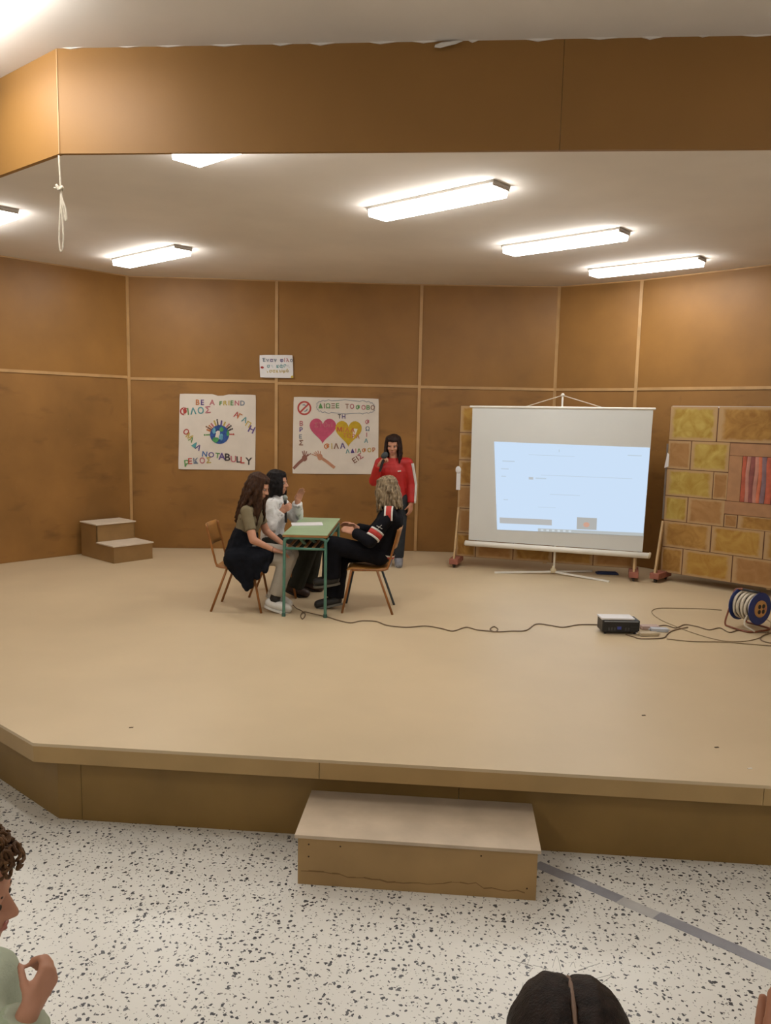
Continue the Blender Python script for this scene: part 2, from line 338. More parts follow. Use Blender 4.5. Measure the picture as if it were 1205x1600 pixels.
# fascia above the stage opening
fas = struct('wall_fascia', (0, 4.15, 3.7))
for i in range(3):
    a, b = FA[i], FA[i+1]; d = b-a; l = d.length; d = d/l; nn = Vector((-d.y, d.x, 0))
    cs = [0, l] if i != 1 else [0, 2.58, 4.95, l]
    for k in range(len(cs)-1):
        mb = MB(); mb.obox(a, d, nn, ZV, cs[k]+0.001, cs[k+1]-0.001, 0, 0.025, 3.683, ZH+0.02); obj('fascia_panel', mb, M_FASC, fas)
mb = MB(); mb.obox(FA[1], (1, 0, 0), (0, 1, 0), ZV, -0.003, 0.003, -0.003, 0.003, 3.683, ZH-0.002); obj('corner_bead', mb, M_BATTEN, fas)
rng = random.Random(3)
for i in range(22):   # ragged plaster filler where the fascia meets the hall ceiling
    x = -2.05+i*0.26+rng.uniform(-.05, .05); l = rng.uniform(0.05, 0.2); h = rng.uniform(0.004, 0.012)
    mb = MB(); mb.add([(x, 4.149, ZH+.001), (x, 4.141, ZH+.001), (x+l*.4, 4.141, ZH-h), (x+l*.4, 4.149, ZH-h), (x+l, 4.149, ZH+.001), (x+l, 4.141, ZH+.001)],
                      [(0, 1, 2, 3), (1, 5, 2), (0, 3, 4), (2, 5, 4, 3), (0, 4, 5, 1)]); obj('filler', mb, M_CEIL, fas)
# hall walls (outside the frame, they close the room)
for nm, a, b in (('wall_hall_left', Vector((-6.5, -6, 0)), Vector((-6.5, 7.0, 0))), ('wall_hall_right', Vector((7.0, 6.2, 0)), Vector((7.0, -6, 0))), ('wall_hall_back', Vector((7.0, -6, 0)), Vector((-6.5, -6, 0)))):
    d = b-a; l = d.length; d = d/l; nn = Vector((-d.y, d.x, 0))
    mb = MB(); mb.obox(a, d, nn, ZV, 0, l, 0, 0.1, 0, ZH+0.1); tag(obj(nm, mb, M_HALLWALL), kind='structure')

# ------------------------------------------------------------------ fluorescent ceiling lamps
LD = Vector((0.80, -0.60, 0)).normalized(); LN = Vector((0.60, 0.80, 0)).normalized()
def lamp(c, zc, label, power, group):
    c = Vector((c[0], c[1], zc)); r = thing('ceiling_lamp', label, 'ceiling light', c, group)
    mb = MB(); mb.obox(c, LD, LN, ZV, -0.640, 0.640, -0.113, 0.113, -0.022, 0.0); obj('housing', mb, mat('lamp_housing', (0.42, 0.39, 0.35), 0.5, 0.05), r)
    mb = MB(); x0, x1, w0, w1 = -0.625, 0.625, 0.108, 0.108
    vs = [c+LD*x+LN*y+ZV*z for z, x, y in ((-.0225, x0, -w0), (-.0225, x1, -w0), (-.0225, x1, w0), (-.0225, x0, w0), (-.082, x0+.01, -w1), (-.082, x1-.01, -w1), (-.082, x1-.01, w1), (-.082, x0+.01, w1))]
    mb.add(vs, [(0, 1, 2, 3), (7, 6, 5, 4), (0, 4, 5, 1), (1, 5, 6, 2), (2, 6, 7, 3), (3, 7, 4, 0)])
    obj('diffuser', mb, emit('lamp_glow_%g' % power, LAMP_C, power), r)
    for s in (-1, 1):
        mb = MB(); mb.obox(c, LD, LN, ZV, s*0.632-0.006, s*0.632+0.006, -0.108, 0.108, -0.040, -0.0225); obj('end_cap', mb, mat('lamp_cap', (0.35, 0.30, 0.25), 0.5), r)
lamp((-1.36, 5.05), ZC, 'lit strip lamp half hidden behind the hardboard fascia', LAMP_W, 'stage strip lamps')
lamp((-0.21, 6.56), ZC, 'lit strip lamp nearest the fascia in the middle of the stage ceiling', LAMP_W, 'stage strip lamps')
lamp((1.00, 8.03), ZC, 'lit strip lamp second from the right wall, above the projection screen', LAMP_W, 'stage strip lamps')
lamp((2.07, 9.28), ZC, 'lit strip lamp closest to the right-hand back wall', LAMP_W, 'stage strip lamps')
lamp((-3.43, 8.80), ZC, 'lit strip lamp above the wall corner with the two-step box', LAMP_W, 'stage strip lamps')
lamp((-4.47, 7.22), ZC, 'lit strip lamp cut off by the left edge of the picture', LAMP_W, 'stage strip lamps')
lamp((-2.36, 3.72), ZH, 'glaring strip lamp on the hall ceiling at the top left corner', HALL_W, 'hall strip lamps')
for c, wh in (((3.9, 3.3), 'to the right of the stage front'), ((-3.1, 0.6), 'left of the camera'), ((3.5, 0.2), 'right of the camera'), ((0.2, -2.2), 'behind the camera in the middle'), ((-3.2, -3.2), 'in the rear left of the hall'), ((3.6, -3.2), 'in the rear right of the hall')):
    lamp(c, ZH, 'strip lamp on the hall ceiling '+wh, HALL_W, 'hall strip lamps out of view')

# ------------------------------------------------------------------ step block at the stage front
st = thing('step_block', 'low hardboard step with pale top against the stage front', 'step', (-0.12, 3.88, 0))
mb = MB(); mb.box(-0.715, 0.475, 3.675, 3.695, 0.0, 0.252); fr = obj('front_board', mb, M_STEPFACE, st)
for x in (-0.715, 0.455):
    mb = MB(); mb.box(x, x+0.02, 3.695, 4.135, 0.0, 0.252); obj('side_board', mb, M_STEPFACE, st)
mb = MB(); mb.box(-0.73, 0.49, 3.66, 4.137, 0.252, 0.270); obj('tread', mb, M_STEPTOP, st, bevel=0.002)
rng = random.Random(5)
pts = []; x = -0.70
while x < 0.46: pts.append((x, 3.6745, 0.055+0.012*math.sin(x*7)+rng.uniform(-.006, .006)-0.02*(x > .2))); x += 0.04
mb = MB()
for i in range(len(pts)-1):
    a, b = Vector(pts[i]), Vector(pts[i+1]); h = rng.uniform(.003, .008); mb.add([a, b, b+ZV*h, a+ZV*h], [(0, 1, 2, 3)])
obj('water_stain', mb, mat('stain_brown', (0.20, 0.11, 0.035), 0.6), fr)
for x, z in ((-.66, .215), (-.66, .15), (-.5, .215), (.20, .215), (.43, .06)):
    mb = MB(); mb.lathe((x, 3.676, z), (0, -1, 0), [(0, .005), (.002, .004)], 10); obj('nail_head', mb, M_SEAM, fr)

# ------------------------------------------------------------------ two-step box in the left corner
wv = Vector((0.60, 0.80, 0)).normalized(); dv = Vector((-wv.y, wv.x, 0)); o = Vector((-4.065, 9.11, ZS))
sb = thing('two_step_box', 'small two-step hardboard box in the corner below the left wall', 'steps', o)
W2 = 0.53
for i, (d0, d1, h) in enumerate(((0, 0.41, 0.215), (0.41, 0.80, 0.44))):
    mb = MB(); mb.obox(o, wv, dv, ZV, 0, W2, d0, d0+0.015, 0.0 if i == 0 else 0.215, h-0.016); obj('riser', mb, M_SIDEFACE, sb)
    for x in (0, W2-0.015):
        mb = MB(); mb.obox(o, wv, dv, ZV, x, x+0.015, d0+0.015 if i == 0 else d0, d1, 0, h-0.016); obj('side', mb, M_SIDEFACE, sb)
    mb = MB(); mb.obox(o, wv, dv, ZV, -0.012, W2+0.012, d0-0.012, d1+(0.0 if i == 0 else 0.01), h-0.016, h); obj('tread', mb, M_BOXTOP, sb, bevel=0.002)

# ------------------------------------------------------------------ tape on the terrazzo
a = Vector((0.505, 4.005, 0)); d = Vector((0.93, -0.66, 0)).normalized(); nn = Vector((-d.y, d.x, 0))
tp = thing('floor_tape', 'grey adhesive tape running diagonally over the terrazzo floor', 'tape', a)
M_TAPE = mat('grey_tape', (0.30, 0.30, 0.33), 0.35, 0.08, 12, 0.1, 40); M_TAPE2 = mat('pale_tape', (0.50, 0.49, 0.48), 0.35, 0.06, 12, 0.1, 40)
for x0, x1, m, k in ((0, .17, M_TAPE, 0), (.165, .47, M_TAPE, 1), (.465, .66, M_TAPE2, 2), (.655, 1.05, M_TAPE, 3), (1.04, 1.9, M_TAPE, 4)):
    mb = MB(); y0 = 0.004*(k % 2); x0_, x1_ = x0, x1
    P = lambda x, y, z: a+d*x+nn*y+ZV*z
    vs = [P(x0, -.036+y0, .0005), P(x1, -.036+y0, .0005), P(x1+.012, .036+y0, .0005), P(x0+.012, .036+y0, .0005)]
    vs += [v+ZV*(0.0012+0.0003*(k % 2)) for v in vs]
    mb.add(vs, [(3, 2, 1, 0), (4, 5, 6, 7), (0, 1, 5, 4), (1, 2, 6, 5), (2, 3, 7, 6), (3, 0, 4, 7)]); obj('strip', mb, m, tp)

# ------------------------------------------------------------------ rope and plaster scrap at the fascia
ro = Vector((-2.075, 4.20, 3.62)); c = lambda x, y: ony(x, y, 4.135)
rp_ = thing('hanging_rope', 'thin white cord with knotted loops hanging from the fascia corner', 'rope', c(93, 250))
M_ROPE = mat('white_cord', (0.62, 0.55, 0.44), 0.8, 0.1, 60, 0.3, 300)
mb = MB(); mb.tube(bez([c(92, 243), c(93, 262), c(94, 278), c(95, 296), c(97, 310), c(102, 325), c(104, 341), c(102, 344), c(100, 330), c(97, 315), c(95, 303)], 5), 0.0045, 8); obj('short_loop', mb, M_ROPE, rp_, True)
mb = MB(); mb.tube(bez([c(95, 300), c(94.5, 325), c(93, 350), c(92.5, 375), c(94, 391), c(97, 391), c(99, 375), c(98, 350), c(96, 325), c(95.5, 300)], 5), 0.004, 8); obj('long_loop', mb, M_ROPE, rp_, True)
mb = MB(); kc = c(92, 292)
for k in range(3): mb.tube([kc+Vector((0.014*math.cos(t)+.004*k, 0.012*math.sin(t), 0.008*math.sin(t*2+k)-.005*k)) for t in [i*math.pi/6 for i in range(12)]], 0.0055, 6, closed=True)
mb.tube([c(91, 293), c(87, 294), c(84, 293)], [0.006, 0.006, 0.003], 6); obj('knot', mb, M_ROPE, rp_, True)
sc = thing('paper_scrap', 'torn white scrap hanging from the top of the fascia', 'scrap', ony(700, 66, 4.13))
c = lambda x, y, o=0: ony(x, y, 4.142-o)
mb = MB(); mb.add([c(680, 70), c(690, 66), c(716, 63), c(724, 64), c(712, 69), c(697, 72), c(688, 75), c(679, 74), c(680, 70, .015), c(690, 66, .02), c(716, 63, .01), c(724, 64, .006), c(712, 69, .02), c(697, 72, .03), c(688, 75, .03), c(679, 74, .02)],
                  [tuple(range(8)), tuple(range(15, 7, -1))]+[(i, (i+1) % 8, 8+(i+1) % 8, 8+i) for i in range(8)]); obj('flap', mb, mat('scrap_white', (0.75, 0.72, 0.68), 0.8), sc)

# ------------------------------------------------------------------ posters
def text_part(name, words, parent, frame, zoff=0.004, label=None):
    # words: (text, x, y, size, rotation, colours) in poster metres; every letter is a flat ink shape
    mb = MB(); mats = []; P = frame
    for txt, x, y, size, rot, cols in words:
        cx = 0.0
        for i, ch in enumerate(txt):
            if ch == ' ': cx += size*0.5; continue
            cu = bpy.data.curves.new('t', 'FONT'); cu.body = ch; cu.size = size; cu.offset = size*0.022; cu.resolution_u = 3
            ob = bpy.data.objects.new('t', cu); COL.objects.link(ob)
            me = bpy.data.meshes.new_from_object(ob.evaluated_get(bpy.context.evaluated_depsgraph_get()))
            xs = [v.co.x for v in me.vertices] or [0]
            c = cols[i % len(cols)]; m = ink(c)
            if m not in mats: mats.append(m)
            ca, sa = math.cos(rot), math.sin(rot)
            vs = []
            for v in me.vertices:
                lx = v.co.x-min(xs)+cx; ly = v.co.y
                vs.append(P(x+lx*ca-ly*sa, y+lx*sa+ly*ca, zoff))
            mb.add(vs, [tuple(p.vertices) for p in me.polygons], mats.index(m))
            cx += max(xs)-min(xs)+size*0.16
            bpy.data.objects.remove(ob); bpy.data.curves.remove(cu); bpy.data.meshes.remove(me)
    return obj(name, mb, mats, parent, label=label)
INKS = dict(r=(0.42, .05, .04), o=(.50, .17, .05), t=(.08, .28, .30), y=(.48, .36, .08), p=(.10, .06, .22), g=(.10, .26, .08), k=(.05, .04, .04), b=(.04, .12, .32), n=(.22, .10, .06), s=(.16, .20, .26), m=(.45, .14, .16))
def ink(c): return mat('ink_'+c, INKS[c], 0.7, 0.15, 30)
def poster(name, label, corners, wa, wb, seed, m, notch=None, grid=(14, 14)):
    dwall = (wb-wa).normalized(); n = Vector((dwall.y, -dwall.x, 0))          # towards the camera
    TL, TR, BR, BL = [onplane(x, y, wa, n) for x, y in corners]
    root = thing(name, label, 'poster', (BL+BR)*0.5)
    W = ((TR-TL).length+(BR-BL).length)/2; H = ((TL-BL).length+(TR-BR).length)/2
    def wave(u, v): return 0.010+0.004*math.sin(u*7+seed)*math.sin(v*5+seed*2)+0.003*math.sin(u*17+v*11+seed)
    def P(x, y, z=0.0):
        u = min(max(x/W, 0), 1); v = min(max(y/H, 0), 1)
        p = (BL*(1-u)+BR*u)*(1-v)+(TL*(1-u)+TR*u)*v
        dip = 0.0
        if notch and v > 0.85: dip = -notch[1]*max(0, 1-abs(u-notch[0])/0.10)*(v-0.85)/0.15
        return p+n*(wave(u, v)+z)+ZV*dip
    mb = MB(); gx, gy = grid
    for z in (0.0, -0.0012):
        vs = []
        for j in range(gy+1):
            for i in range(gx+1):
                cu, cv = i/gx, j/gy     # slightly rounded, curling corners
                k = 0.004 if (cu in (0, 1) and cv in (0, 1)) else 0
                vs.append(P(cu*W+(k if cu == 0 else -k), cv*H+(k if cv == 0 else -k), z))
        mb.add(vs, [(j*(gx+1)+i, j*(gx+1)+i+1, (j+1)*(gx+1)+i+1, (j+1)*(gx+1)+i) for j in range(gy) for i in range(gx)])
    obj('sheet', mb, m, root, True)
    return root, P, W, H
def flat_poly(name, parent, P, pts, m, z=0.0025, label=None):
    mb = MB(); mb.add([P(x, y, z) for x, y in pts], [tuple(range(len(pts)))]); return obj(name, mb, m, parent, label=label)
def strip2d(mb, P, pts, wd, z, mi=0, closed=False):
    k = len(pts); q = []
    for i in range(k):
        a = pts[(i-1) % k] if closed or i else pts[i]; b = pts[(i+1) % k] if closed or i < k-1 else pts[i]
        dx, dy = b[0]-a[0], b[1]-a[1]; l = math.hypot(dx, dy) or 1; q.append((pts[i], (-dy/l*wd/2, dx/l*wd/2)))
    for i in range(k if closed else k-1):
        (p, o1), (r, o2) = q[i], q[(i+1) % k]
        mb.add([P(p[0]-o1[0], p[1]-o1[1], z), P(r[0]-o2[0], r[1]-o2[1], z), P(r[0]+o2[0], r[1]+o2[1], z), P(p[0]+o1[0], p[1]+o1[1], z)], [(0, 1, 2, 3)], mi)

# poster 1: globe with little people
r, P, W, H = poster('friendship_poster', 'square poster with a blue globe and NOT A BULLY lettering', [(281, 615), (400, 617), (399, 735), (279, 733)], V[1], V[2], 1.0, M_PAPER, (0.53, 0.03))
q = lambda px, py: ((px-50)/1105*W, (1200-py)/1115*H)      # crop pixel -> poster metres
def T(t, px, py, size, rot, cols): x, y = q(px, py); return (t, x, y, size*H/1115, math.radians(rot), cols)
text_part('lettering', [T('BE', 285, 245, 110, 0, 'op')], r, P); text_part('lettering', [T('A', 482, 243, 110, 0, 'm')], r, P); text_part('lettering', [T('FRIEND', 628, 243, 100, 0, 'gyygms')], r, P)
text_part('lettering', [T('Φ', 66, 405, 150, 8, 'r'), T('ΙΛΟΣ', 172, 392, 130, 6, 'gttm')], r, P)
text_part('lettering', [T('Α', 830, 405, 110, -18, 'r'), T('Γ', 885, 430, 110, -25, 'o'), T('Α', 945, 470, 110, -25, 't'), T('Π', 1000, 535, 110, -30, 'y'), T('Η', 1040, 620, 135, -25, 'p')], r, P)
text_part('lettering', [T('Ο', 100, 650, 110, -40, 'r'), T('Μ', 145, 715, 110, -38, 'y'), T('Α', 180, 765, 100, -35, 'g'), T('Δ', 228, 845, 110, -35, 't'), T('Α', 280, 885, 110, -30, 'p')], r, P)
text_part('lettering', [T('NOT', 385, 1000, 108, -6, 'bpg')], r, P); text_part('lettering', [T('A', 622, 1045, 140, 0, 'p')], r, P); text_part('lettering', [T('B', 715, 1062, 155, 0, 'k'), T('U', 800, 1080, 130, 2, 'm'), T('L', 885, 1085, 130, 2, 'k'), T('L', 940, 1095, 135, 0, 'r'), T('Y', 1010, 1115, 150, 0, 'k')], r, P)
text_part('lettering', [T('Ρ', 140, 1160, 130, 6, 'g'), T('ΕΚΟΣ', 192, 1120, 115, 4, 'rsmy')], r, P)
gc = q(635, 675); gr = 138/1105*W
flat_poly('globe', r, P, [(gc[0]+gr*math.cos(t*math.pi/18), gc[1]+gr*math.sin(t*math.pi/18)) for t in range(36)], mat('globe_blue', (0.02, 0.07, 0.26), 0.7, 0.35, 25))
for px, py, rx, ry, c_ in ((665, 600, 32, 38, 'g'), (755, 655, 22, 42, 'g'), (580, 755, 48, 42, 'g'), (660, 710, 34, 52, 't'), (555, 620, 26, 52, 't')):
    x, y = q(px, py); k = W/1105; rr = random.Random(px)
    flat_poly('continent', r, P, [(x+rx*k*math.cos(t*math.pi/6)*rr.uniform(.75, 1.1), y+ry*k*math.sin(t*math.pi/6)*rr.uniform(.75, 1.1)) for t in range(12)], mat('land_'+c_, (0.06, .27, .09) if c_ == 'g' else (.10, .30, .42), .7, .2, 30), 0.004)
for k, ang in enumerate((183, 160, 150, 140, 128, 112, 100, 82, 66, 48, 38, 25, 2)):     # the small figures standing on the globe
    t = math.radians(ang); u = (math.cos(t), math.sin(t)); rr = random.Random(k); ln = rr.uniform(.45, .8)*gr; cc = 'gonomykpymkkr'[k]
    mb = MB(); b0 = (gc[0]+u[0]*gr*0.98, gc[1]+u[1]*gr*.98); h = lambda s: (b0[0]+u[0]*ln*s, b0[1]+u[1]*ln*s)
    strip2d(mb, P, [h(0), h(.62)], 0.022 if k % 3 else 0.016, 0.003); x, y = h(.78); hr = .012
    mb.add([P(x+hr*math.cos(i*math.pi/4), y+hr*math.sin(i*math.pi/4), .003) for i in range(8)], [tuple(range(8))]); obj('drawn_figure', mb, ink(cc), r)

# poster 2: two hearts
r, P, W, H = poster('hearts_poster', 'poster with a pink and a yellow heart above two drawn hands', [(459, 620), (592, 623), (591, 741), (457, 740)], V[2], V[3], 2.3, M_PAPER)
q = lambda px, py: ((px-60)/1080*W, (1028-py)/960*H)
def T(t, px, py, size, rot, cols): x, y = q(px, py); return (t, x, y, size*H/960, math.radians(rot), cols)
text_part('lettering', [T('ΔΙΩΞΕ', 375, 205, 82, 2, 'gngng')], r, P); text_part('lettering', [T('ΤΟ', 715, 200, 78, 0, 'nm')], r, P); text_part('lettering', [T('ΦΟΒΟ', 848, 208, 75, 0, 'gmgn')], r, P)
text_part('lettering', [T('ΤΗ', 622, 325, 70, 0, 'kp')], r, P)
text_part('lettering', [T('Β', 140, 425, 80, 0, 'm'), T('Ρ', 140, 500, 75, 0, 'p'), T('Ε', 138, 585, 70, 0, 's'), T('Σ', 138, 668, 85, 0, 'n')], r, P)
text_part('lettering', [T('Φ', 970, 390, 75, 0, 'm'), T('Ω', 975, 475, 75, 0, 's'), T('Ι', 985, 550, 70, 0, 'm'), T('Α', 960, 625, 70, 0, 't')], r, P)
text_part('lettering', [T('ΦΙΛΑ', 455, 715, 95, 3, 'oynp'), T('ΑΔΙΑΦΟΡ', 728, 765, 72, 4, 'tpmgoyo'), T('ΕΙΣ', 840, 890, 90, 35, 'nnm')], r, P)
def heart(cx, cy, w, h):
    out = []
    for i in range(40):
        t = 2*math.pi*i/40; x = 16*math.sin(t)**3; y = 13*math.cos(t)-5*math.cos(2*t)-2*math.cos(3*t)-math.cos(4*t); X, Y = q(cx, cy)
        out.append((X+x/32*w*W/1080, Y+(y+2.5)/29*h*H/960))
    return out
h1 = flat_poly('pink_heart', r, P, heart(435, 490, 335, 320), mat('heart_pink', (0.47, 0.07, 0.14), .7, .12, 14))
h2 = flat_poly('yellow_heart', r, P, heart(760, 520, 335, 330), mat('heart_yellow', (0.50, 0.33, 0.012), .7, .12, 14), 0.003)
text_part('lettering', [T('ΣΤΟΠ', 330, 440, 75, 2, 'mmmm')], h1, P, 0.0045)
text_part('lettering', [T('Μ', 615, 490, 80, 0, 'r'), T('ΙΛΑ', 690, 495, 80, -2, 'ooo'), T('ΤΩΡΑ', 690, 560, 70, -4, 'oooo')], h2, P, 0.0045)
mb = MB(); cx, cy = q(198, 205); rr = 78*W/1080
strip2d(mb, P, [(cx+rr*math.cos(i*math.pi/14), cy+rr*math.sin(i*math.pi/14)) for i in range(28)], 0.022, .003, 0, True)
strip2d(mb, P, [(cx-rr*.7, cy-rr*.7), (cx+rr*.7, cy+rr*.7)], 0.022, .0032); strip2d(mb, P, [(cx-rr*.3, cy+rr*.45), (cx, cy+rr*.55), (cx+rr*.2, cy+rr*.3)], .014, .0028, 1); strip2d(mb, P, [(cx+rr*.0, cy-rr*.55), (cx+rr*.35, cy-rr*.4), (cx+rr*.5, cy-rr*.1)], .014, .0028, 1)
obj('no_bullying_sign', mb, [ink('r'), ink('s')], r)
mb = MB(); cl = []
for i in range(60):
    t = 2*math.pi*i/60; px = 720+365*math.copysign(abs(math.cos(t))**.45, math.cos(t)); py = 180-80*math.copysign(abs(math.sin(t))**.6, math.sin(t)); cl.append(q(px+8*math.sin(t*23), py+9*math.sin(t*19)))
strip2d(mb, P, cl, 0.007, .003, 0, True); obj('cloud_outline', mb, ink('s'), r)
def drawn_hand(arm, palm, tips, m):
    mb = MB(); strip2d(mb, P, [q(*arm), q((arm[0]+palm[0])/2, (arm[1]+palm[1])/2-6), q(*palm)], 0.040, .003)
    x, y = q(*palm); mb.add([P(x+.036*math.cos(i*math.pi/6), y+.045*math.sin(i*math.pi/6), .0034) for i in range(12)], [tuple(range(12))])
    for t in tips: strip2d(mb, P, [q(*palm), q(*t)], 0.012, .0031)
    obj('drawn_hand', mb, m, r)
drawn_hand((70, 965), (210, 830), ((180, 745), (205, 735), (235, 745), (258, 775), (290, 770)), mat('hand_brown', (.24, .10, .075), .7, .1, 20))
drawn_hand((590, 950), (405, 815), ((410, 742), (375, 735), (345, 745), (325, 760), (300, 780)), mat('hand_tan', (.46, .22, .13), .7, .1, 20))
# small notice
r, P, W, H = poster('notice_sheet', 'small white handwritten sheet on the batten above the big posters', [(406, 555), (458, 555), (459, 591), (407, 590)], V[1], V[2]+Vector((0, 0, 0)), 3.1, M_PAPERW, grid=(6, 4))
for o_ in r.children: o_.location = (0.0, -0.02, 0)
OFF[r.name] = OFF[r.name]+Vector((0, 0.02, 0))
q = lambda px, py: ((px-185)/840*W, (740-py)/590*H)
def T(t, px, py, size, rot, cols): x, y = q(px, py); return (t, x, y, size*H/590, math.radians(rot), cols)
text_part('lettering', [T('Έναν φίλο', 250, 325, 130, 0, 'sspsgpmms'), T('σε κάθε', 370, 480, 130, 0, 'tttttts'), T('τσακωμό', 345, 610, 120, 2, 'yyyyyyy')], r, P)
x, y = q(248, 475); flat_poly('red_dot', r, P, [(x+.022*math.cos(i*math.pi/5), y+.016*math.sin(i*math.pi/5)) for i in range(10)], mat('dot_red', (.33, .03, .03), .7))
x, y = q(1000, 710); flat_poly('yellow_pin', r, P, [(x+.018*math.cos(i*math.pi/5), y+.018*math.sin(i*math.pi/5)) for i in range(10)], mat('pin_yellow', (.52, .38, .05), .5), 0.006)

# ------------------------------------------------------------------ painted stage flats
WOOD = mat('flat_timber', (0.50, 0.335, 0.165), 0.6, 0.15, 6, 0.05, 60)
REDP = mat('red_brown_block', (0.30, 0.105, 0.07), 0.6, 0.2, 10, 0.1, 50)
def brick(parent, corners, n, m):
    # corners TL TR BR BL lie on the flat; shrunk a little so the painted joint shows between
    c = sum(corners, Vector())/4; pts = [p+(c-p).normalized()*0.007 for p in corners]
    fr_ = [p+n*0.0045 for p in pts]; me = bpy.data.meshes.new('painted_stone')
    me.from_pydata([tuple(v-OFF[parent.name]) for v in fr_+pts], [], [(3, 2, 1, 0), (0, 1, 5, 4), (1, 2, 6, 5), (2, 3, 7, 6), (3, 0, 4, 7)])
    ul = me.uv_layers.new(name='UVMap'); uvs = {0: (0, 1), 1: (1, 1), 2: (1, 0), 3: (0, 0)}
    for lp in me.loops: ul.data[lp.index].uv = uvs[lp.vertex_index % 4]
    me.materials.append(m); o = bpy.data.objects.new('painted_stone', me); COL.objects.link(o); o.parent = parent; return o
def foot(root, p, fwd, wd=0.11, ln=0.36):
    # painted block on two casters, running across the flat
    p = Vector((p.x, p.y, ZS)); sd = Vector((-fwd.y, fwd.x, 0))
    mb = MB(); mb.obox(p, fwd, sd, ZV, -ln*0.35, ln*0.65, -wd/2, wd/2, 0.045, 0.115); ft = obj('foot_block', mb, REDP, root, bevel=0.006)
    for t in (-ln*0.25, ln*0.52):
        mb = MB(); cc = p+fwd*t+ZV*0.022; mb.lathe(cc-sd*0.012, sd, [(0, .016), (.004, .022), (.020, .022), (.024, .016)], 16)
        mb.obox(cc, fwd, sd, ZV, -.012, .012, -.018, -.013, 0, .024); mb.obox(cc, fwd, sd, ZV, -.012, .012, .013, .018, 0, .024); obj('caster', mb, M_DARK, ft)
# flat behind the screen
n1 = Vector((-0.21, -1, 0)).normalized(); u1 = Vector((n1.y*-1, n1.x, 0)); o1 = Vector((0.075, 9.86, 0.615)); W1, H1 = 2.17, 1.885
f1 = thing('painted_flat', 'stage flat painted as stone blocks standing behind the projection screen', 'stage flat', (1.13, 9.62, ZS))
mb = MB(); mb.obox(o1, u1, -n1, ZV, 0, W1, 0, 0.02, 0, H1); obj('board', mb, M_JOINT, f1)
for x in (0.0, W1-0.045, W1/2): 
    mb = MB(); mb.obox(o1, u1, -n1, ZV, x, x+0.045, 0.02, 0.06, -0.02, H1-.02); obj('timber', mb, WOOD, f1)
rng = random.Random(11); rows = [0, .30, .61, .90, 1.215, 1.555, H1]
for j in range(6):
    x = 0.0; k = 0
    if j == 0: xs = [0, .25, .72, 1.20, 1.68, W1]
    else:
        xs = [0]; x = 0.26+0.22*(j % 2)
        while x < W1-.15: xs.append(x); x += rng.uniform(.40, .52)
        xs.append(W1)
    for i in range(len(xs)-1):
        C4 = [o1+u1*xs[i]+ZV*rows[j+1], o1+u1*xs[i+1]+ZV*rows[j+1], o1+u1*xs[i+1]+ZV*rows[j], o1+u1*xs[i]+ZV*rows[j]]
        brick(f1, C4, n1, M_ST[(0, 1, 0, 1, 3)[rng.randrange(5)]])
for x in (0.02, W1-0.02):
    b = o1+u1*x; foot(f1, b, n1); mb = MB(); mb.bar(b+n1*0.20-ZV*0.015, b+n1*0.012+ZV*0.62, 0.035, 0.022, u1); obj('brace', mb, WOOD, f1)
mb = MB(); mb.obox(o1, u1, -n1, ZV, W1-.03, W1+.012, -0.03, 0.0, -.02, .95); obj('edge_timber', mb, WOOD, f1)
mb = MB(); mb.obox(o1, u1, -n1, ZV, -0.02, 0.03, -0.012, 0.0, .84, 1.08); mb.ell(o1+ZV*1.09+n1*.012, (u1, n1, ZV), (.035, .014, .045)); obj('paper_tab', mb, M_PAPERW, f1)
# right-hand flat with the curtained window
n2 = Vector((-0.62, -0.785, 0)).normalized(); u2 = Vector((-n2.y, n2.x, 0)); o2 = onz(1032, 893, 0.60)
f2 = thing('painted_flat', 'stage flat painted as yellow stone blocks with a red curtained window', 'stage flat', (o2.x+.7, o2.y-.6, ZS))
W2f, H2 = 2.35, 1.935
mb = MB(); mb.obox(o2, u2, -n2, ZV, 0.0, W2f, 0, 0.02, 0.0, H2); obj('board', mb, M_JOINT, f2)
for x in (0.0, W2f/2, W2f-.045):
    mb = MB(); mb.obox(o2, u2, -n2, ZV, x, x+0.045, 0.02, 0.06, -0.02, H2-.02); obj('timber', mb, WOOD, f2)
def F2(cx, cy):     # from the crop of the flat to its plane
    p = onplane(1000+cx/5.161, 620+cy/5.161, o2, n2); t = (p-o2); return (t.dot(u2), t.z)
quads = [((215, 85), (632, 88), (628, 312), (208, 305), 2), ((640, 88), (1058, 88), (1058, 325), (632, 312), 1), ((208, 312), (418, 318), (405, 530), (200, 525), 3), ((425, 320), (750, 328), (732, 545), (412, 535), 2),
         ((200, 535), (598, 548), (590, 755), (195, 742), 2), ((604, 550), (728, 555), (715, 765), (597, 758), 3), ((190, 750), (392, 765), (380, 962), (180, 945), 2), ((398, 765), (708, 775), (790, 885, ), (785, 998), 3),
         ((178, 955), (578, 990), (570, 1210), (165, 1160), 1), ((585, 995), (1008, 1030), (998, 1265), (575, 1215), 0), ((165, 1168), (348, 1192), (330, 1420), (150, 1400), 1), ((355, 1195), (752, 1245), (735, 1480), (338, 1430), 0)]
def B2(x0, x1, z0, z1, k):
    brick(f2, [o2+u2*x0+ZV*z1, o2+u2*x1+ZV*z1, o2+u2*x1+ZV*z0, o2+u2*x0+ZV*z0], n2, M_ST[k])
def rect(cx0, cx1, cy0, cy1): 
    a = F2((cx0), (cy0+cy1)/2); b = F2(cx1, (cy0+cy1)/2); c_ = F2((cx0+cx1)/2, cy0); d_ = F2((cx0+cx1)/2, cy1); return a[0], b[0], d_[1], c_[1]
zr = [0.0, .305, .61, .905, 1.215, 1.545, H2]
